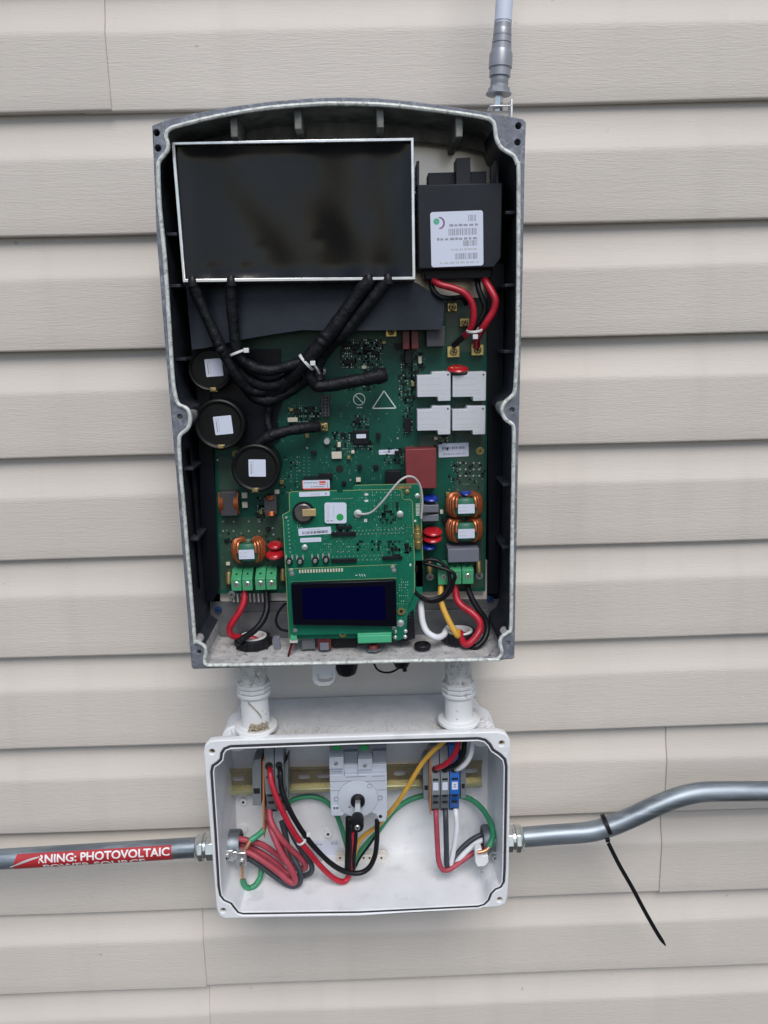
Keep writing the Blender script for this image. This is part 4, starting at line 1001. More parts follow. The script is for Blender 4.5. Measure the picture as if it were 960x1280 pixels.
cable('sleeved_cable', [(330,489,-.105),(336,505,-.102),(334,522,-.100),(338,540,-.102)], .0036, m_sleeve, 'black sleeve dropping from the bundle towards the middle round inductor', jitter=.00025)
def zip_tie(name, c, axis, r, label, m, w=.0024, hd=(0,0,0), cat='cable tie', tail=None):
    ax = Vector(axis).normalized(); c = Vector(c)
    mb = MB(); mb.lathe(c, ax, [(-w/2, r), (-w/2, r + .0011), (w/2, r + .0011), (w/2, r), (-w/2, r)], 26, cap=False)
    h = Vector(hd); p = c + h; mb.box(p.x-.0024, p.x+.0024, p.y-.002, p.y+.002, p.z-.0022, p.z+.0022)
    if tail: mb.tube(smooth_path(tail, 5), .0011, 6)
    return tag(mb.build(name, m, None, bevel=.0004), label, cat)
zip_tie('cable_tie', at(297,441,-.128), (0.35,0,-1), .0066, 'white cable tie round the left pair of black sleeves', m_tie, hd=at(308,438,-.133) - at(297,441,-.128))
zip_tie('cable_tie', at(383,453,-.122), (-.9,0,-.75), .0088, 'white cable tie where the black sleeves cross in the middle', m_tie, w=.0028, hd=at(391,454,-.132) - at(383,453,-.122))
wire('cable_tie_tail', [(391,454,-.132),(396,461,-.128),(399,467,-.12)], .0011, m_tie, bpy.data.objects['cable_tie.001'])
# filter leads
cable('wire', [(541,350,-.118),(551,356,-.122),(566,360,-.124),(580,366,-.125),(589,377,-.125),(592,390,-.124),(591,403,-.122),(586,415,-.116),(580,421,-.105)], .0032, m_red, 'left red lead curving out under the labelled filter box', 'wire', GI)
cable('wire', [(605,345,-.115),(608,354,-.120),(614,364,-.124),(619,375,-.126),(617,388,-.125),(609,402,-.123),(602,413,-.118),(596,424,-.105),(596,433,-.098)], .0035, m_red, 'right red lead bowing out beside the case wall under the filter box', 'wire', GI)
cable('wire', [(538,350,-.112),(541,362,-.115),(550,371,-.116),(563,373,-.114),(577,372,-.108),(583,380,-.10)], .0026, m_wblk, 'black lead looping beneath the left red lead of the filter box', 'wire', GI)
cable('wire', [(596,346,-.11),(598,360,-.114),(603,374,-.116),(606,386,-.116),(600,400,-.115),(590,412,-.112),(576,424,-.105),(567,432,-.097)], .0028, m_wblk, 'black lead passing behind the right red lead of the filter box', 'wire', GI)
zip_tie('cable_tie', at(593,413,-.120), (.1,.2,-1), .0068, 'white cable tie gathering the red leads above the relays', m_tie, hd=at(594,421,-.130) - at(593,413,-.120))
# DC and AC leads at the bottom
def Zp(px, py, dz): p = atz(px, py, ZF + dz); return (px, py, p.y)
def mixed(*pts): return [at(*p) for p in pts]
w1 = cable('wire', mixed((305,730,-.098),(305.5,748,-.104),(301,762,-.108),(292,776,-.110),(287,786,-.110),(289.5,794,-.108),(299,796.5,-.104),(308,798,-.098)) + [RN1 + Vector((.004,.004,.002)), RN1 + Vector((.004,.003,-.02))], .0035, m_red, 'bright red lead from the green screw terminals to the left ring nut', 'wire', GI, world=True)
rings('sleeve_end', w1, [((305,738,-.100),(305,745,-.102))], .0039, m_heat)
w2 = cable('wire', mixed((332,730,-.098),(333.5,752,-.105),(333,764,-.110),(327,778,-.116),(317,789,-.120),(304,798,-.120)) + [atz(298,803,ZF + .012), RN1 + Vector((-.006,.0,.003)), RN1 + Vector((-.004,0,-.02))], .0034, m_wblk, 'black lead from the green screw terminals to the left ring nut', 'wire', GI, world=True)
cable('wire', [(357,754,-.105),(348,765,-.104),(345,777,-.104),(350,786,-.104),(360,789,-.103)], .0014, m_wblk, 'thin black wire bowing out behind the display at its left edge', 'wire', GI)
cable('wire', mixed((525.5,748,-.110),(526.5,762,-.114),(528.5,778,-.118),(534,790,-.122),(545,796.5,-.124),(554,794,-.118),(559,786,-.106),(565,784,-.098)) + [RN2 + Vector((-.004,.008,.004)), RN2 + Vector((-.003,.006,-.02))], .0034, m_wwhite, 'white lead beside the display curving into the right ring nut', 'wire', GI, world=True)
cable('wire', mixed((551,722,-.100),(551,736,-.106),(551,749,-.112),(555,763,-.116),(563,780,-.120),(572,795,-.120)) + [RN2 + Vector((-.001,.0,.008)), RN2 + Vector((0,.002,-.02))], .0031, m_wyel, 'yellow lead slanting down into the right ring nut', 'wire', GI, world=True)
cable('wire', mixed((569,722,-.100),(569,735,-.102),(571,748,-.106),(577,757,-.110),(590,766,-.116),(599,776,-.120),(600,786,-.122),(594,797,-.126),(585,805,-.128),(579,803,-.124),(576,793,-.112)) + [RN2 + Vector((.002,.004,.003)), RN2 + Vector((.002,.004,-.02))], .0038, m_red, 'thick red lead hooking round into the right ring nut', 'wire', GI, world=True)
cable('wire', mixed((584,722,-.100),(585,735,-.100),(590,748,-.104),(598,762,-.108),(607,775,-.110),(609,788,-.114),(604,801,-.120),(594,809,-.124),(586,806,-.118)) + [RN2 + Vector((.006,.002,.004)), RN2 + Vector((.005,.003,-.02))], .0032, m_wblk, 'black lead swinging widest along the case wall into the right ring nut', 'wire', GI, world=True)
lp = []
for k in range(27):
    a = R(100) - 2*math.pi*1.9*k/26; s = 1 - .16*(k/26)
    lp.append((541 + 27*s*math.cos(a) - 4*(k/26), 727 + 30*s*math.sin(a)*(-1) if False else 725 - 28*s*math.sin(a), -.118 - .004*math.sin(a*.5)))
cable('wire', [(524,702,-.112)] + lp[3:] + [(519,744,-.112),(512,745,-.110)], .0021, m_wblk, 'thin black wire wound in round loops in front of the three-pole terminal', 'wire', GI, n=4)
cable('wire', [(447,642,YK-.003),(457,642.5,YK-.005),(466,639,YK-.008),(478,627,YK-.013),(490,612,YK-.017),(501,600,YK-.018),(511,595.5,YK-.016),(520,599,YK-.012),(526,610,YK-.008),(528,628,YK-.004),(526.5,648,YK-.001)], .0011, m_coax, 'thin grey coaxial wire arching over the top of the control board', 'wire', GI)
cable('wire', [(365.5,803,YK-.003),(363,810,YK-.004),(360.5,820,YK-.006),(362,826,YK-.006),(372,827.5,YK-.004),(388,824.5,YK+.002),(405,819,YK+.010),(422,811,YK+.018),(432,806,YK+.024)], .0009, m_wblk, 'thin black wire drooping from the small plug along the case rim', 'wire', GI)
cable('wire', [(368,803,YK-.003),(364.5,810,YK-.003),(361.5,819,YK-.0045),(361,825,YK-.007)], .0008, m_red, 'thin red wire hanging from the small plug at the display corner', 'wire', GI)
wire_ = cable('wire', [(543,641,-.104),(530,642,-.106),(525.5,646,-.107),(524.5,658,-.106),(524.5,672,-.104)], .0009, m_wblk, 'thin black wire beside the grey capacitors and the brass plug', 'wire', GI)

# ================================================================== WHITE PVC NIPPLES between the boxes
YJ, YJB = -.115, -.018
ZJT = at(450, 920.5, YJ).z
def nipple(px, pxb, yring, label):
    Yn = -.088; x0 = at(px, 840, Yn).x; xb = at(pxb, 895, Yn).x; x0 = xb = (x0 + xb)/2
    t = thing('pipe_nipple', label, 'pipe fitting', (x0, Yn, ZJT), 'white nipples between the two boxes')
    zt = ZBt + .002; ztop = zt - ZJT; zr = at(px, yring, Yn).z - ZJT
    rp = .0152
    MB().lathe((x0, Yn, ZJT), (0,0,1), [(zr + .006, rp*.97), (ztop, rp*.97)], 36).build('thread', m_pvcd, t)
    q = MB()
    for k in range(3):
        q.lathe((x0, Yn, ZJT), (0,0,1), [(zr - .0085 + k*.0052, .0178), (zr - .0085 + k*.0052 + .0008, .0186), (zr - .0085 + k*.0052 + .0036, .0186), (zr - .0085 + k*.0052 + .0044, .0178)], 8 if k else 36)
    q.build('lock_ring', m_pvc, t, smooth=True)
    MB().lathe((x0, Yn, ZJT), (0,0,1), [(.004, .0166), (.0045,.0158), (zr - .006, .0150)], 36).build('body', m_pvc, t)
    MB().lathe((x0, Yn, ZJT + .0006), (0,0,1), [(0, .0235), (.0030, .0235), (.0040, .0225), (.0042, .0160)], 40).build('collar', m_pvc, t)
    return t, x0, Yn
n1, nx1, _ = nipple(316, 319.5, 858, 'white plastic pipe nipple with dried mud, left of the hanging switch tab')
n2, nx2, _ = nipple(573.5, 573, 858, 'cleaner white plastic pipe nipple above the blue terminal block')
# mud left by an insect at the foot of the first nipple
mb = MB()
for k in range(70):
    a = R(random.uniform(-110, -40)); rr_ = .0165 + random.uniform(0,.002); p = Vector((nx1 + rr_*math.cos(a), -.088 + rr_*math.sin(a), ZJT + .003 + abs(random.gauss(0,.0055))))
    r_ = random.uniform(.0008, .0021)
    mb.lathe(p - Vector((0,0,r_)), (random.uniform(-.4,.4), random.uniform(-.4,.4), 1), [(0, r_*.3), (r_*.6, r_), (r_*1.4, r_*.9), (r_*2, r_*.3)], 7)
mb.build('dried_mud', m_dirt, n1)['kind'] = 'stuff'
wire('dried_trail', [(310,878,-.1045),(316,884,-.1047),(323,891,-.1047),(327,897,-.1045)], .0006, m_dirt, n1)

# ================================================================== JUNCTION BOX
jb = thing('junction_box', 'open white plastic junction box mounted below the inverter', 'junction box', (-.012, YJ/2, ZJT))
JF = lambda pts, Y=YJ: [(at(x, y, Y).x, at(x, y, Y).z) for x, y in pts]
jo = JF([(254.5,941),(256,932),(262,926.5),(272,925.5),(450,920),(600,915.5),(622,914.8),(632,917.5),(637.5,925),(638,938),(637.5,1000),(636,1090),(634.5,1122),(632,1130),(624,1133.5),(600,1137.5-2),(450,1145.5),(300,1148),(281,1148.5),(274,1145),(270.5,1136),(267,1090),(258,985)])
gpx = [(263,965),(265,957),(271,953),(275,949),(276,941),(280,935.5),(288,932.5),(450,926.5),(598,922.5),(607,924.5),(613,930),(617,937),(626,943),(632,949),(634,958),(633.5,1000),(632,1085),(631,1103),(627,1110),(620,1113),(615,1118),(612,1126),(606,1132),(598,1134.5),(450,1141.8),(304,1143.8),(297,1142),(292,1136),(288,1130.5),(279,1126.5),(274,1120),(272,1108),(268,1040)]
gl = JF(gpx)
jh = [(265,940),(627,929.5),(624.5,1125),(279,1138.5)]
ears = [circ(*JF([p])[0], .0030, 16) for p in jh]
plate('rim', [jo, inset(gl, -.0004)] + ears, YJ + .005, .010, m_jbox, jb, .0012)
gi = inset(gl, .0028)
plate('gasket', [inset(gl, -.0002), inset(gl, .0026)], YJ + .0020, .002, m_gasket, jb)
plate('inner_lip', [inset(gl, .0026), inset(gl, .0040)], YJ + .0025, .005, m_jbox, jb, .0004)
for p in jh:
    c = at(*p, YJ); q = MB(); q.lathe((c.x, YJ + .0035, c.z), (0,1,0), [(0,.0026),(.006,.0026)], 16, 0); q.lathe((c.x, YJ + .0034, c.z), (0,-1,0), [(0,.0012),(.0001,.0012)], 10, 1); q.build('corner_screw', [m_brassdull, m_hole], jb)
# tub: inside and outside skins
iz = [(x, z) for x, z in inset(gl, .0040)]; n = len(iz); cxj = sum(x for x, z in iz)/n; czj = sum(z for x, z in iz)/n
back = [(cxj + (x-cxj)*.985, czj + (z-czj)*.985) for x, z in iz]
mb = MB(); mb.add([(x, YJ + .002, z) for x, z in iz] + [(x, YJB, z) for x, z in back], [(i, (i+1)%n, (i+1)%n+n, i+n) for i in range(n)] + [tuple(range(2*n-1, n-1, -1))])
mb.build('tub', m_jbox, jb)
ob = inset(gl, -.0012); ob2 = [(cxj + (x-cxj)*.985, czj + (z-czj)*.985) for x, z in ob]
mb = MB(); mb.add([(x, YJ + .008, z) for x, z in ob] + [(x, -.006, z) for x, z in ob2], [(i, (i+1)%n, (i+1)%n+n, i+n) for i in range(n)] + [tuple(range(2*n-1, n-1, -1))])
mb.build('outer_skin', m_jtop, jb)
zt_ = max(z for x, z in ob)
for px, py in ((295,924),(603,918)):
    MB().lathe(at(px, py, -.088), (0,1,0), [(0,.0140),(.0015,.0160),(.034,.0160)], 28).build('mounting_ear', m_jbox, jb)
# sandy dirt that has gathered along the front of the lid
mb = MB()
for k in range(520):
    px = random.choice((random.uniform(282, 420), random.uniform(540, 618), random.uniform(290, 610))); yy = YJ + .010 + abs(random.gauss(0, .011)); p = Vector((at(px, 918, YJ).x, min(yy, -.03), ZJT + .0001)); r_ = random.uniform(.00025, .0008)
    mb.add([p + Vector((-r_,-r_,-.0004)), p + Vector((r_,-r_*.6,-.0004)), p + Vector((r_*.2,r_,-.0004)), p + Vector((0,0,r_*.9))], [(0,1,3),(1,2,3),(2,0,3)])
mb.build('dirt_grains', m_dirt, jb, smooth=False)['kind'] = 'stuff'
# bosses and posts on the back wall
for px, py, r in ((291,943,.0075),(304,1003,.0050),(410,1043,.0055),(303,1037,.006),(595,1004,.0045),(452,1064,.0050)):
    c = at(px, py, YJB - .004); q = MB(); q.lathe(c, (0,1,0), [(0,r*.75),(.0004,r),(.004,r)], 22, 0)
    q.lathe(c, (0,-1,0), [(0,r*.34),(.0001,r*.34)], 12, 1); q.build('boss', [m_jbox, m_hole if r < .007 and r != .006 else m_jbox], jb)
sticker('rating_label', jb, at(405, 1064, YJB - .001), px_r(44, YJB), px_r(33, YJB), words(.05,.45,.12,.18,3,m_inkgrey) + words(.05,.35,.26,.31,2,m_inkfaint) + bars(.75,.95,.05,.2,5,m_inkgrey) + words(.3,.8,.78,.83,4,m_inkfaint), ang=R(.5))
# earth bar
ebr = thing('earth_bar', 'pale metal earth bar with screws at the white box bottom', 'earth bar', tuple(at(452, 1078, -.028)))
q = MB(); q.pbox(420, 1069.5, 483, 1086, -.032, -.022); q.build('bar', m_plate, ebr, bevel=.0006)
q = MB(); q2 = MB()
for k in range(8):
    px = 425 + 7.4*k; c = at(px, 1079.5 - .25*k*0 , -.0322); screw_head(q, c, .0022, .0012, 0, 1, ang=random.uniform(0,3), cross=False)
    c = at(px, 1072.5, -.0322); q2.lathe(c, (0,-1,0), [(0,.0014),(.00015,.0014)], 10)
q.build('clamp_screw', [m_inkgrey, m_hole], ebr)['kind'] = 'stuff'; q2.build('wire_hole', m_hole, ebr)['kind'] = 'stuff'

# ------------------------------------------------------------------ rail
YR = -.040
rl_ = thing('mounting_rail', 'yellow zinc slotted mounting rail across the white box back', 'rail', tuple(at(440, 975, YR)))
X0, X1 = at(283.5, 975, YR).x, at(603, 970, YR).x
z1, z2, z3, z4 = at(440, 955.5, YR).z, at(440, 958.5, YR + .006).z, at(440, 985, YR + .006).z, at(440, 989.5, YR).z
zm = (z1 + z4)/2; zh = .0135
prof = [(YR, zm + .0175), (YR, zm + .0130), (YR + .0065, zm + .0125), (YR + .0065, zm - .0125), (YR, zm - .0130), (YR, zm - .0175)]
me_loops = [[(X0, zm - .0125), (X1, zm - .0125), (X1, zm + .0125), (X0, zm + .0125)]]
for px in (297, 380, 404, 420, 500, 526, 590):
    c = at(px, 970, YR + .0065).x; me_loops.append(rrect(c - .0075, c + .0075, zm - .003, zm + .003, .0029, 4))
plate('web', me_loops, YR + .0070, .0010, m_rail, rl_)
q = MB()
for s in (1, -1):
    a, b, cc_ = zm + s*.0125, zm + s*.0135, zm + s*.0175
    if s < 0: q.build('flange', m_rail, rl_, bevel=.0004); q = MB()
    q.box(X0, X1, YR + .0006, YR + .0070, a, b); q.box(X0, X1, YR, YR + .0010, b - s*.0005, cc_)
q.build('flange', m_raillip, rl_, bevel=.0008)
MB().box(X0, X1, YR - .0002, YR + .0012, zm - .0185, zm - .0176).build('bare_edge', m_galv, rl_)

# ------------------------------------------------------------------ disconnect switch
YS = -.078
sw = thing('rotary_switch', 'light grey rotary disconnect switch with black shaft on the rail', 'switch', tuple(at(448, 985, YS)))
q = MB(); q.ppoly([(412,969),(483.5,967),(484,1018),(482,1027),(474,1027.5),(470,1018),(462,1015),(432,1016),(428,1020),(413.5,1020)], YS, YR - .001); q.build('body', m_switch, sw, bevel=.0007)
q = MB(); q.ppoly([(412,957),(483,955),(483.5,970),(412,972)], YS + .006, YR - .001); q.build('shoulder', m_switch, sw, bevel=.0006)
q = MB(); q.ppoly([(411.5,947),(429.5,946.5),(429.5,961),(411.5,961.5)], YS + .002, YR - .001); q.build('clamp', m_switch, sw, bevel=.0005)
q = MB(); q.ppoly([(447.5,949.5),(465.5,949),(465.5,962),(447.5,962.5)], YS + .002, YR - .001); q.build('clamp', m_switch, sw, bevel=.0005)
q = MB(); q.ppoly([(430,940),(447,939.5),(447,959),(430,959.5)], YS + .010, YR - .001); q.build('vent_block', m_switchd, sw, bevel=.0004)
q = MB(); q.ppoly([(466,939),(483,938.5),(483,958),(466,958.5)], YS + .010, YR - .001); q.build('vent_block', m_switchd, sw, bevel=.0004)
q = MB(); q.ppoly([(412,933),(483,931),(483,952),(412,954)], YS + .016, YR - .001); q.build('rear_block', m_switchd, sw, bevel=.0006)
for px in (421, 455.5):
    q = MB(); a, b, c_, d = rect(px-5, 932.5, px+5, 938.5, YS + .008); q.box(a, b, YS + .008, YS + .020, c_, d); q.build('latch', m_inkgreen, sw, bevel=.0012)
q = MB()
for px, py in ((420,954),(456,956.5)): screw_head(q, at(px, py, YS + .0025), .0028, .0010, 0, 1, ang=.2, cross=False)
q.build('clamp_screw', [m_inkgrey, m_hole], sw)
q = MB()
for px in (433.3,438,443): q.lathe(at(px, 956, YS + .0101), (0,-1,0), [(0,.0009),(.0001,.0009)], 8)
for px in (470,474.5,479.5): q.lathe(at(px, 955, YS + .0101), (0,-1,0), [(0,.0009),(.0001,.0009)], 8)
for px, py, r in ((435.5,994.7,.0010),(428.5,1002,.0016),(460,994,.0010),(467,1001,.0016),(460.5,1008,.0010),(457.5,986,.0010),(438.5,1016,.0010),(475.5,1020.5,.0022)): q.lathe(at(px, py, YS), (0,-1,0), [(0,r),(.0002,r)], 12)
q.build('hole', m_hole, sw)
q = MB(); c = at(447, 998, YS); q.lathe(c, (0,-1,0), [(0,.0235),(.0008,.0235),(.0011,.0225)], 44, 0); 
q.build('dial', m_switch, sw)
q = MB()
for x0,y0,x1,y1 in ((432,970.5,458,971.3),(465,969.8,481,970.5),(413,964,428,964.8)):
    a, b, c_, d = rect(x0,y0,x1,y1,YS); q.box(a, b, YS - .0001, YS + .0003, c_, d)
q.tube([Vector((at(447,998,YS).x + .0236*math.cos(k*math.pi/24), YS - .0001, at(447,998,YS).z + .0236*math.sin(k*math.pi/24))) for k in range(48)], .0003, 5, closed=True)
for x0,y0,x1,y1 in ((413,976,446,976.7),(449,976,482,976.7),(413,988,424,988.6),(471,987,483,987.6),(430.3,963,430.9,970),(447,963,447.6,970)):
    a, b, c_, d = rect(x0,y0,x1,y1,YS); q.box(a, b, YS - .0001, YS + .0003, c_, d)
q.build('seam', m_switchd, sw, smooth=False)
for px, py in ((420.5,998),(475,996.5),(462,982)):
    q = MB(); q.lathe(at(px, py, YS), (0,-1,0), [(.0000,.0030),(.0012,.0030),(.0012,.0022),(.0006,.0021)], 18, 0, cap=False); q.lathe(at(px, py, YS), (0,-1,0), [(0,.0022),(.0007,.0022)], 14, 1); a = at(px, py, YS - .0008); q.box(a.x-.0017, a.x+.0017, a.y, a.y+.0002, a.z-.0003, a.z+.0003, 0); q.build('terminal_mark', [m_inkgrey, m_switch], sw)
sticker('rating_sticker', sw, at(420, 1010, YS - .0001), .0085, .0068, [(.15,.25,.35,.75,m_ink),(.45,.25,.6,.75,m_ink),(.68,.25,.85,.75,m_ink)])
q = MB(); c = at(447.3, 1000, YS - .001)
q.lathe(c, (0,-1,0), [(0,.0082),(.004,.0082),(.005,.0074)], 28); q.build('shaft_collar', m_blk, sw)
q = MB(); q.box(c.x-.0030, c.x+.0030, YS - .052, YS - .004, c.z-.0030, c.z+.0030); q.build('shaft', m_galv, sw, bevel=.0004)
q = MB(); e = Vector((c.x, YS - .034, c.z)); q.lathe(e, (0,-1,0), [(0,.0068),(.003,.0072),(.015,.0072),(.018,.0066)], 26, 0); q.lathe(e + Vector((0,-.018,0)), (0,-1,0), [(0,.0030),(.0014,.0030),(.002,.0024)], 16, 1); q.lathe(e + Vector((0,-.0202,0)), (0,-1,0), [(0,.0010),(.0001,.0010)], 10, 2)
q.box(e.x - .0105, e.x - .006, e.y - .010, e.y - .004, e.z - .003, e.z + .003, 0)
q.build('shaft_end', [m_blk, m_screw, m_hole], sw)
for px, py in ((441,1019.5),(437,1008)): 
    q = MB(); q.lathe(at(px, py, YS), (0,-1,0), [(0,.0019),(.001,.0018),(.0014,.001)], 12); q.build('small_screw', m_screw, sw)

# ------------------------------------------------------------------ terminal blocks
def bracket(x0, x1, y0, y1, Yf, label, group='grey end brackets on the rail'):
    t = thing('end_bracket', label, 'end bracket', tuple(at((x0+x1)/2, (y0+y1)/2, Yf)), group)
    q = MB(); q.ppoly([(x0,y0+6),(x0+3,y0),(x1,y0-1),(x1,y1),(x0+1,y1)], Yf, YR - .0005); q.build('body', m_tgrey, t, bevel=.0005)
    a, b, c_, d = rect(x0+2, y0+(y1-y0)*.62, x1-1.5, y0+(y1-y0)*.74, Yf); q = MB(); q.box(a, b, Yf - .0001, Yf + .0015, c_, d); q.build('slot', m_hole, t, smooth=False)
    return t
def terminal_block(x0, x1, ytop, ybot, Yf, mcol, label, tagm=None, mark=False):
    t = thing('terminal_block', label, 'terminal block', tuple(at((x0+x1)/2, (ytop+ybot)/2, Yf)), 'rail terminal blocks')
    A = at(x0, (ytop+ybot)/2, Yf).x + .0002; Bx = at(x1, (ytop+ybot)/2, Yf).x - .0002
    zt, zb = at((x0+x1)/2, ytop, Yf).z, at((x0+x1)/2, ybot, Yf).z; H = zt - zb
    pr = [(YR - .0006, zb - .010), (Yf + .014, zb - .010), (Yf + .006, zb - .001), (Yf + .0035, zb + H*.28), (Yf, zb + H*.34), (Yf, zb + H*.74), (Yf + .0065, zb + H*.99), (Yf + .011, zb + H*1.08), (Yf + .016, zb + H*1.25), (YR - .0006, zb + H*1.25)]
    m_ = len(pr); q = MB()
    q.add([(A, y, z) for y, z in pr] + [(Bx, y, z) for y, z in pr], [(i, (i+1)%m_, (i+1)%m_+m_, i+m_) for i in range(m_)] + [tuple(range(m_-1,-1,-1)), tuple(range(m_, 2*m_))])
    q.build('body', mcol, t, bevel=.0004)
    w = Bx - A; cx = (A + Bx)/2
    q = MB(); q.box(cx - w*.32, cx + w*.32, Yf - .0001, Yf + .001, zb + H*.655, zb + H*.70)
    nr = Vector((0, -(H*.24), .006)).normalized()
    for fy, fz in ((.0014, .315), (.0046, .14)):
        p = Vector((cx, Yf + fy, zb + H*fz)); q.box(cx - w*.30, cx + w*.30, p.y - .0016, p.y + .001, p.z - .0013, p.z + .0008)
    q.build('slot', m_hole, t, smooth=False)
    q = MB(); q.lathe((cx, Yf + .0033, zb + H*.865), (0, -.92, .39), [(0, w*.42), (.0006, w*.42)], 18); q.lathe((cx, Yf + .0098, zb - .0052), (0, -.75, -.66), [(0, w*.40), (.0006, w*.40)], 18)
    q.build('entry', m_hole, t)
    if tagm:
        its = [(.38,.3,.62,.42,m_ink),(.38,.58,.62,.7,m_ink)] if mark else [(.3,.3,.7,.36,m_inkfaint),(.3,.6,.7,.66,m_inkfaint)]
        sticker('marker_tag', t, Vector((cx, Yf - .0001, zb + H*.53)), w*.62, H*.17, its, r=.0005)
    return t
bracket(315, 326.5, 950, 1007, -.066, 'grey end bracket left of the terminals with red and black leads')
q = MB(); q.ppoly([(328,952),(330.5,948),(330.5,1049),(328.5,1040)], -.070, YR - .001); tag(q.build('partition_plate', m_torange, None), 'thin orange partition plate beside the terminal holding the bright red lead', 'partition plate')
terminal_block(331, 343.5, 951, 1014, -.074, m_tgrey, 'grey terminal block gripping the bright red lead')
terminal_block(344, 355.5, 950, 1013, -.074, m_tgrey, 'grey terminal block gripping the black lead tied to the bright red one')
bracket(355.7, 360, 950, 1004, -.062, 'narrow grey end bracket right of the terminal gripping the tied black lead')
bracket(528.5, 536.5, 952, 1000, -.066, 'grey end bracket beside the yellow lead')
q = MB(); q.ppoly([(536.5,950),(538.7,945),(538.7,1019),(537.2,1017)], -.071, YR - .001); tag(q.build('partition_plate', m_torange, None), 'thin orange partition plate beside the first tagged grey terminal', 'partition plate')
terminal_block(539, 550.3, 956, 1013, -.074, m_tgrey, 'white-tagged grey terminal block next to the orange plate, red leads', m_paper)
terminal_block(550.6, 562, 955.5, 1012.5, -.074, m_tgrey, 'white-tagged grey terminal block with black leads, between grey and blue blocks', m_paper)
terminal_block(562.3, 574.8, 955, 1012, -.074, m_tblue, 'blue terminal block with white leads', m_paper, True)
bracket(575, 582.5, 950, 998, -.066, 'grey end bracket against the blue terminal block')

# ================================================================== CONDUITS, FITTINGS, BUSHINGS
YP2 = -.062
XL = min(p[0] for p in ob) ; XR = max(p[0] for p in ob)
hl = at(252, 1058.5, YP2); hr = at(650, 1047.5, YP2)
GR = 'grounding bushings inside the white box'
def fitting(c, sx, xw, label, e):
    t = thing('conduit_connector', label, 'conduit fitting', tuple(c), 'zinc conduit connectors')
    o = Vector((xw, c.y, c.z)); ax = (sx, 0, 0)
    MB().lathe(o, ax, [(.0,.0158),(e,.0158),(e + .0045,.0158),(e + .005,.0150)], 8).build('hex_body', m_chrome, t, bevel=.0005)
    MB().lathe(o, ax, [(e + .005,.0142),(e + .0075,.0142)], 30).build('thread', m_chrome, t)
    MB().lathe(o, ax, [(e + .0075,.0150),(e + .0085,.0164),(e + .0125,.0166),(e + .0150,.0158),(e + .0175,.0140),(e + .0180,.0124)], 8).build('gland_nut', m_chrome, t, bevel=.0006)
    return t
f1 = fitting(hl, -1, XL + .001, 'zinc conduit connector on the side of the white box facing the warning label', XL - at(263, 1057, YP2).x)
f2 = fitting(hr, 1, XR - .001, 'zinc conduit connector on the side of the white box facing the black-tied pipe', at(636, 1047, YP2).x - XR)
RE = .0117
def conduit(pts, label):
    P = smooth_path(pts, 10); return tag(MB().tube(P, RE, 28).build('metal_conduit', m_emt, None), label, 'conduit')
lp0 = Vector((XL - .012, hl.y, hl.z)); lp1 = at(0, 1074, YP2 + .004)
ldir = (lp1 - lp0).normalized()
cl = conduit([lp0, lp0 + ldir*.10, lp0 + ldir*.2, lp0 + ldir*.9], 'straight galvanised conduit with red warning label, left of the white box')
r0 = Vector((XR + .012, hr.y, hr.z))
conduit([r0, at(690,1043.5,YP2), at(735,1040,YP2), at(762,1033,YP2), at(790,1021.5,YP2+.001), at(820,1007.5,YP2+.002), at(848,996.5,YP2+.003), at(875,990.5,YP2+.004), at(905,989.2,YP2+.004), at(960,989,YP2+.004), at(1100,989,YP2+.004), at(1400,989,YP2+.004)],
        'bent galvanised conduit with black cable tie, right of the white box')
# warning label wrapped round the left conduit
Ld = ldir.copy(); up = Vector((0,0,1)); nrm = Ld.cross(up).normalized()
if nrm.y > 0: nrm = -nrm
up = nrm.cross(Ld).normalized()
if up.z < 0: up = -up
ex = -Ld                                        # reading direction: towards the box
def near_s(px):                                 # distance along the pipe whose front shows at picture column px
    best = min((abs(proj_x(lp0 + ldir*s_*.001 + nrm*RE) - px), s_) for s_ in range(0, 400)); return best[1]*.001
def proj_x(p):
    q = CR.transposed() @ (p - CAM); return 480 + FPX*q.x/q.y
sR, sL = near_s(214.5), near_s(14)
def onpipe(s, a, lift):                          # a: angle from the front (towards the room), positive = up
    return lp0 + ldir*s + (nrm*math.cos(a) + up*math.sin(a))*(RE + lift)
mb = MB(); NA, NS = 22, 40; A0, A1 = R(-95), R(57)
vs = []
for j in range(NS + 1):
    for i in range(NA + 1):
        a = A0 + (A1 - A0)*i/NA; top = i/NA
        s_end = sL - (0.0 if top < .35 else 0.010*(top - .35)); s = sR + (s_end - sR)*j/NS; vs.append(onpipe(s, a, .0002))
mb.add(vs, [(j*(NA+1)+i, j*(NA+1)+i+1, (j+1)*(NA+1)+i+1, (j+1)*(NA+1)+i) for j in range(NS) for i in range(NA)])
wl_ = mb.build('warning_label', m_warn, cl)
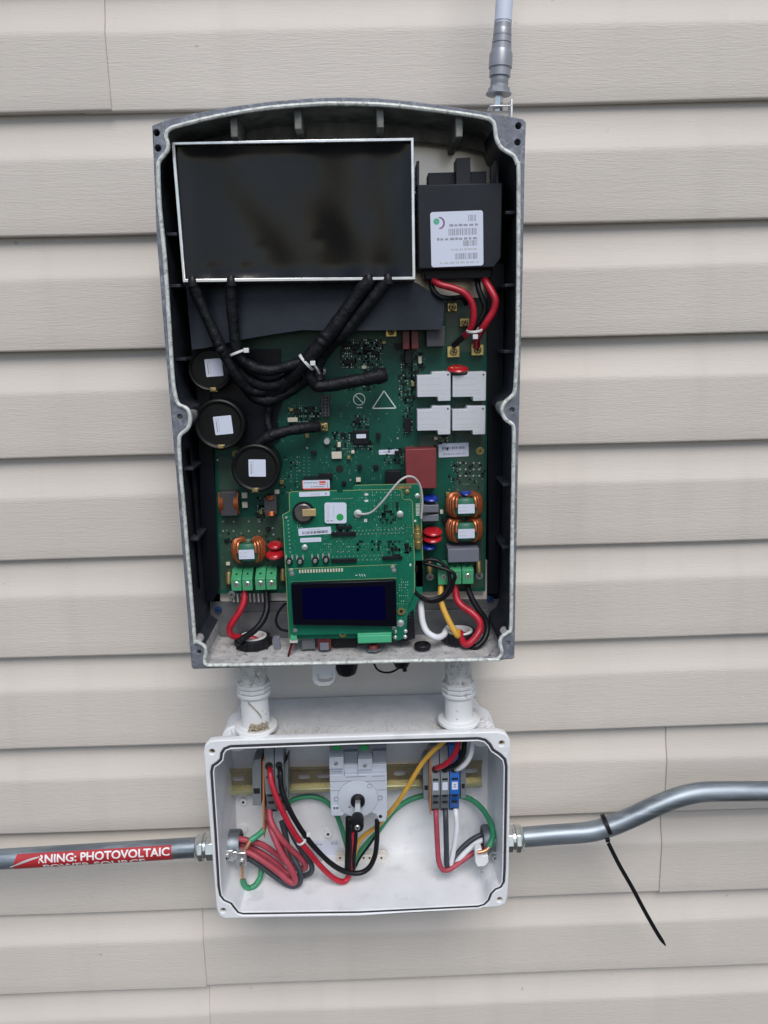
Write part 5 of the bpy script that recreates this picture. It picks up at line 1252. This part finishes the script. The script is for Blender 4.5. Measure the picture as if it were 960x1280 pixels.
def pipe_text(txt, s_right, a_base, size, bold, clip_left, width=None):
    me = text_mesh(txt, size, bold)
    bm = bmesh.new(); bm.from_mesh(me)
    xs = [v.co.x for v in bm.verts]; wdt = max(xs); ys = [v.co.y for v in bm.verts]; hmax = max(ys)
    sc = (width / wdt) if width else 1
    for k in range(1, 9): bmesh.ops.bisect_plane(bm, geom=bm.verts[:] + bm.edges[:] + bm.faces[:], plane_co=(0, hmax*k/9, 0), plane_no=(0,1,0))
    if clip_left is not None:
        bmesh.ops.bisect_plane(bm, geom=bm.verts[:] + bm.edges[:] + bm.faces[:], plane_co=(clip_left*wdt, 0, 0), plane_no=(-1, .25, 0), clear_outer=True)
    bm.to_mesh(me); bm.free()
    q = MB(); add_mesh(q, me, lambda v: onpipe(s_right + (wdt - v.x)*sc, a_base + v.y/RE, .00035))
    return q.build('lettering', m_warnw, wl_, smooth=False)
sTL, sTR = near_s(22), near_s(212)
LT = sTL - sTR
pipe_text('WARNING: PHOTOVOLTAIC', sTR, R(1), .0128, .0003, .14, LT*1.0)
pipe_text('POWER SOURCE', near_s(180), R(-53), .0115, .00025, None, near_s(52) - near_s(180))
# peeled scuff: white backing curling off
mb = MB(); vs = []
for j in range(9):
    t = j/8; s = near_s(50) + (near_s(12) - near_s(50))*t; a = R(34) - R(52)*t
    for i in range(4): vs.append(onpipe(s, a + R(3 + 11*math.sin(math.pi*t*.9))*(i/3), .0006 + .0022*(i/3)*math.sin(math.pi*t)))
mb.add(vs, [(j*4+i, j*4+i+1, (j+1)*4+i+1, (j+1)*4+i) for j in range(8) for i in range(3)])
o = mb.build('peeled_flap', m_warnw, wl_)
# black cable tie on the right conduit
tc = at(758, 1031, YP2); ta = (at(770,1027,YP2) - at(745,1036,YP2)).normalized()
tt = zip_tie('cable_tie', tc, ta, RE + .0001, 'black cable tie with long loose tail on the right conduit', m_blk, w=.0046, hd=at(759.5,1050,YP2-.011) - tc)
tl = smooth_path([at(760.5,1054,YP2-.012), at(774,1081,YP2-.013), at(790,1109,YP2-.013), at(806,1139,YP2-.012), at(822,1167,YP2-.010), at(832,1182,YP2-.008)], 6)
mb = MB()
vs = []; n = len(tl)
for i, p in enumerate(tl):
    d = (tl[min(i+1,n-1)] - tl[max(i-1,0)]).normalized(); sd = Vector((d.z, 0, -d.x)); w_ = .0024 if i < n - 4 else .0024*(n - i)/4.5
    nn = Vector((0, -1, 0))
    vs += [p + sd*w_ - nn*.0005, p + sd*w_ + nn*.0005, p - sd*w_ + nn*.0005, p - sd*w_ - nn*.0005]
fs = []
for i in range(n - 1):
    for k in range(4): fs.append((i*4+k, i*4+(k+1)%4, (i+1)*4+(k+1)%4, (i+1)*4+k))
fs += [(3,2,1,0), ((n-1)*4,(n-1)*4+1,(n-1)*4+2,(n-1)*4+3)]
mb.add(vs, fs); mb.build('tail', m_blk, tt)

# grounding bushings
def bushing(px, py, sx, xw, lugs, label):
    c = Vector((xw, YP2, at(px, py, YP2).z))
    t = thing('grounding_bushing', label, 'bushing', tuple(c), GR); ax = (sx, 0, 0)
    MB().lathe(c, ax, [(0,.0175),(.0145,.0175),(.016,.0165),(.016,.0120),(.002,.0118)], 26, cap=False).build('ring', m_bush, t)
    MB().lathe(c, ax, [(.0162,.0163),(.0167,.0150),(.0167,.0118),(.006,.0112)], 26, cap=False).build('throat', m_blk, t)
    MB().lathe(c, ax, [(.004,.0119),(.0041,.0119)], 26).build('throat_shade', m_hole, t)
    return t, c
b1, bc1 = bushing(284, 1056, 1, XL + .0045, 0, 'cast metal grounding bushing round the faded red wires')
q = MB(); p = at(283.5, 1071, -.082); screw_head(q, p, .0038, .003, 0, 1, ang=.7); q.build('screw', [m_screw, m_hole], b1)
a, b, c_, d = rect(279, 1063.5, 291.5, 1077, -.0815); q = MB(); q.box(a, b, -.0815, -.075, c_, d); q.build('saddle', m_galv, b1, bevel=.0008)
a, b, c_, d = rect(295.5, 1066, 308, 1086, -.086); q = MB(); q.box(a, b, -.086, -.074, c_ + .004, d); q.box(a - .011, a + .002, -.080, -.077, c_ + .007, d - .003); q.build('lug', m_galv, b1, bevel=.0012)
q = MB(); screw_head(q, at(302, 1078, -.0865), .0042, .003, 0, 1, ang=.5, cross=False); q.build('lug_screw', [m_screw, m_hole], b1)
b2, bc2 = bushing(622, 1049, -1, XR - .0045, 0, 'cast metal grounding bushing round the red, black and white wires')
q = MB(); q.ppoly([(594,1063),(602,1061),(604,1070),(610,1069),(611,1078),(606,1083),(597,1084),(594,1078)], -.090, -.078); q.build('lug', m_jbox, b2, bevel=.001)
q = MB(); screw_head(q, at(602, 1086.5, -.088), .0030, .003, 0, 1, axis=(0,-.5,-1)); screw_head(q, at(618, 1071, -.082), .0034, .003, 0, 1); q.build('screw', [m_screw, m_hole], b2)
q = MB(); q.tube(smooth_path(pw([(611,1072,-.083),(615,1066,-.084),(622,1067,-.083),(624,1073,-.082)]), 5), .0012, 6); q.build('spring_clip', m_galv, b2)

# ================================================================== WIRES IN THE WHITE BOX
def jw(pts, r, m, label, **k): return cable('wire', pts, r, m, label, 'wire', GJ, **k)
inL = (281, 1055, -.062)
jw([(337.3,958,-.066),(337.6,966,-.077),(340,980,-.083),(347,1000,-.088),(356,1020,-.090),(369,1043,-.089),(385,1064,-.086),(402,1084,-.082),(416,1097,-.078),(427,1102,-.075),(434,1099,-.072),(437.5,1088,-.070),(439,1070,-.068),(439.5,1040,-.068)], .0034, m_red, 'bright red wire looping from its grey terminal down to the rotary switch')
jw([(349.8,957,-.066),(350.3,966,-.077),(352,985,-.082),(357,1001,-.086),(366,1020,-.088),(379,1041,-.086),(394,1060,-.084),(412,1078,-.080),(430,1089,-.078),(448,1091.5,-.076),(461,1085,-.074),(468.5,1070,-.072),(471,1052,-.071),(471.5,1032,-.070),(471.5,1024,-.068)], .0031, m_wblk, 'black wire tied to the bright red one and rising into the switch')
tag(MB().tube(smooth_path(pw([(436,1022,-.068),(436,1040,-.069),(435.5,1062,-.071),(435,1085,-.073)]), 5), .0042, 12).build('heat_sleeve', m_wblk, None), 'black heat-shrink sleeve below the switch ending over the bright red wire', 'sleeve')
tag(MB().tube(smooth_path(pw([(444,1030,-.064),(443.5,1048,-.066),(442,1066,-.068),(441,1086,-.068)]), 5), .0036, 12).build('heat_sleeve', m_wblk, None), 'black heat-shrink sleeve tucked behind the knob of the switch', 'sleeve')
jw([(469,1045,-.066),(464,1053,-.066),(456,1064,-.064),(449,1074,-.060),(444,1084,-.056),(440,1085,-.055)], .0015, m_wblk, 'thin black wire slanting across the earth bar')
jw([inL[:3], (297,1049,-.068),(313,1051.5,-.070),(328,1056,-.068),(343,1066,-.066),(356,1077,-.066),(368,1084,-.067),(380,1085.5,-.068),(381,1080,-.070),(373,1070,-.074),(362,1060,-.078),(352,1049,-.080),(344,1037,-.078),(338,1024,-.072),(337,1012,-.064)], .0036, m_redf, 'faded red wire making the upper loop below its grey terminal')
jw([(282,1060,-.062),(297,1061.5,-.074),(313,1066.5,-.080),(331,1077.5,-.083),(349,1091,-.085),(361,1101,-.087),(367.5,1103.5,-.088),(368.5,1097,-.089),(362,1083,-.089),(352,1067,-.087),(344,1050,-.082),(338.5,1036,-.074),(336,1027,-.060)], .0036, m_redf, 'faded red wire making the lowest narrow loop in front of the others')
jw([(282,1057,-.060),(297,1055,-.062),(313,1059,-.062),(330,1068,-.062),(347,1080,-.062),(357,1090,-.064),(364,1092,-.066),(364,1084,-.066),(356,1068,-.064),(347,1050,-.062),(342,1038,-.058)], .0034, m_redf, 'faded red wire behind the two bigger red loops')
jw([(282,1063,-.058),(300,1068,-.066),(313,1074,-.070),(331,1086,-.073),(350,1100,-.076),(364,1107,-.079),(373,1105,-.081),(376,1097,-.081),(373.5,1085,-.078),(367,1073,-.074),(360,1058,-.068),(356,1040,-.062),(352,1026,-.058)], .0034, m_wblkf, 'dark grey wire making the widest bottom loop round the faded red ones')
jw([(283,1059,-.055),(310,1066,-.058),(335,1080,-.060),(356,1093,-.062),(374,1095.5,-.066),(386,1092.5,-.070),(390,1087,-.072),(388,1078,-.072),(379,1066,-.070),(370,1052,-.066),(362,1036,-.060),(357,1022,-.056)], .0032, m_wblkf, 'dark grey wire whose loop reaches nearest the rating label')
wg = jw([(330,1037,-.066),(325,1042,-.070),(319,1046.5,-.074),(312.5,1051,-.077)], .0036, m_wgreen, 'short green wire crossing in front of the faded red wires')
MB().tube(smooth_path(pw([(313,1050.6,-.077),(309,1058,-.080),(305.5,1064,-.081),(304.5,1070,-.081)]), 5), .0022, 10).build('copper_end', m_copper2, wg)
wg = jw([(326,1076,-.058),(326.5,1088,-.062),(325,1097,-.068),(319.5,1106,-.075),(312,1110,-.079),(306,1106.5,-.081),(303.5,1099,-.082)], .0033, m_wgreen, 'green wire curled below the grounding bushing', jitter=.0002)
MB().tube(smooth_path(pw([(303.5,1100,-.082),(302.8,1092,-.082),(302.5,1082,-.080)]), 5), .0016, 10).build('copper_end', m_copper2, wg)
jw([(357,1006,-.028),(366,1000,-.028),(376,996.8,-.028),(388,995.5,-.028),(400,998,-.028),(411,1004.5,-.028),(419,1015,-.028),(426,1032,-.030),(431.5,1050,-.032),(436,1066,-.036),(439,1075,-.036)], .0031, m_wgreen, 'green wire arching behind the switch to the earth bar')
wg = jw([(444,1077,-.036),(450,1066,-.036),(460,1053,-.036),(472,1040,-.036),(482,1026,-.034),(494,1012,-.032),(508,1002,-.030),(522,996.5,-.029),(540,993,-.027),(562,993,-.027),(580,996,-.030),(592,1001.5,-.036),(603,1011.5,-.046),(611,1024,-.058),(615.5,1036,-.070),(616,1046,-.080),(613.5,1054,-.086),(611.5,1058.5,-.088)], .0034, m_wgreen, 'long green wire sweeping behind the blue block to the far bushing')
MB().tube(smooth_path(pw([(612,1057.5,-.088),(608.5,1062,-.090),(603,1064.5,-.091),(597,1065.5,-.091)]), 5), .0022, 10).build('copper_end', m_copper2, wg)
jw([(560,915,-.088),(553,928.5,-.086),(542,938,-.084),(530,951,-.082),(520,966,-.080),(510,983,-.076),(500,999,-.070),(490,1012,-.062),(482,1021,-.054),(473,1031.5,-.046),(460,1041,-.042),(450,1050,-.040),(445,1062,-.038),(443,1074,-.036)], .0028, m_wyel, 'yellow wire crossing the rail diagonally to the earth bar')
jw([(573,912,-.088),(573,928,-.088),(570,939,-.088),(564,949,-.086),(555,956.5,-.082),(546.5,960,-.074),(544.5,961,-.066)], .0032, m_red, 'red wire dropping from the nipple into the first tagged grey block')
jw([(581,912,-.086),(580.5,928,-.086),(579,942,-.086),(573.5,952,-.084),(566,958,-.080),(558,960.5,-.072),(556,961,-.066)], .0032, m_wblk, 'black wire dropping from the nipple between a red and a white one')
jw([(590,912,-.080),(590,928,-.080),(588.5,942,-.080),(583,953,-.079),(575,960,-.076),(570,961.5,-.070),(568.5,961.5,-.064)], .0031, m_wwhite, 'white wire dropping from the nipple into the blue block')
jw([(544.6,1010,-.060),(545,1019,-.069),(546,1040,-.073),(547,1060,-.076),(548.5,1077,-.079),(553,1086.5,-.081),(561,1087,-.080),(572,1080,-.077),(586,1070,-.073),(600,1061.5,-.068),(616,1055,-.062)], .0031, m_redf, 'faded red wire hanging from the first tagged grey block')
jw([(556.4,1009,-.060),(557,1019,-.069),(557.5,1040,-.073),(558,1062,-.076),(558.5,1080,-.078),(562,1086,-.076),(567,1076,-.070),(575,1063,-.064),(588,1051,-.060),(602,1043.5,-.058),(617,1040,-.058)], .0032, m_wblkf, 'dark grey wire hanging from the middle tagged block')
jw([(568.8,1008,-.060),(570,1018,-.069),(571,1034,-.072),(568.5,1054,-.074),(565.5,1070,-.076),(563.5,1082,-.076),(567,1085,-.074),(574,1074,-.074),(586,1061.5,-.071),(600,1051.5,-.068),(617,1046,-.066)], .0032, m_wwhite, 'white wire hanging from the blue block')
jw([(360,1015,-.070),(367,1026,-.074),(374,1037,-.076),(383,1051,-.076),(392,1065,-.074),(402,1076,-.070)], .0012, m_wwhite, 'thin white wire running along the tied red and black pair')
zip_tie('cable_tie', at(377,1051,-.087), (at(385,1064,-.086) - at(369,1043,-.089)), .0050, 'small clear cable tie joining the bright red and black wires', m_tie, hd=at(386,1043,-.090) - at(377,1051,-.087))
tag(wire('stray_clip', [(598,1098,0),(601,1099,0),(603,1102,0)], .0006, m_wblk), '', '') if False else None
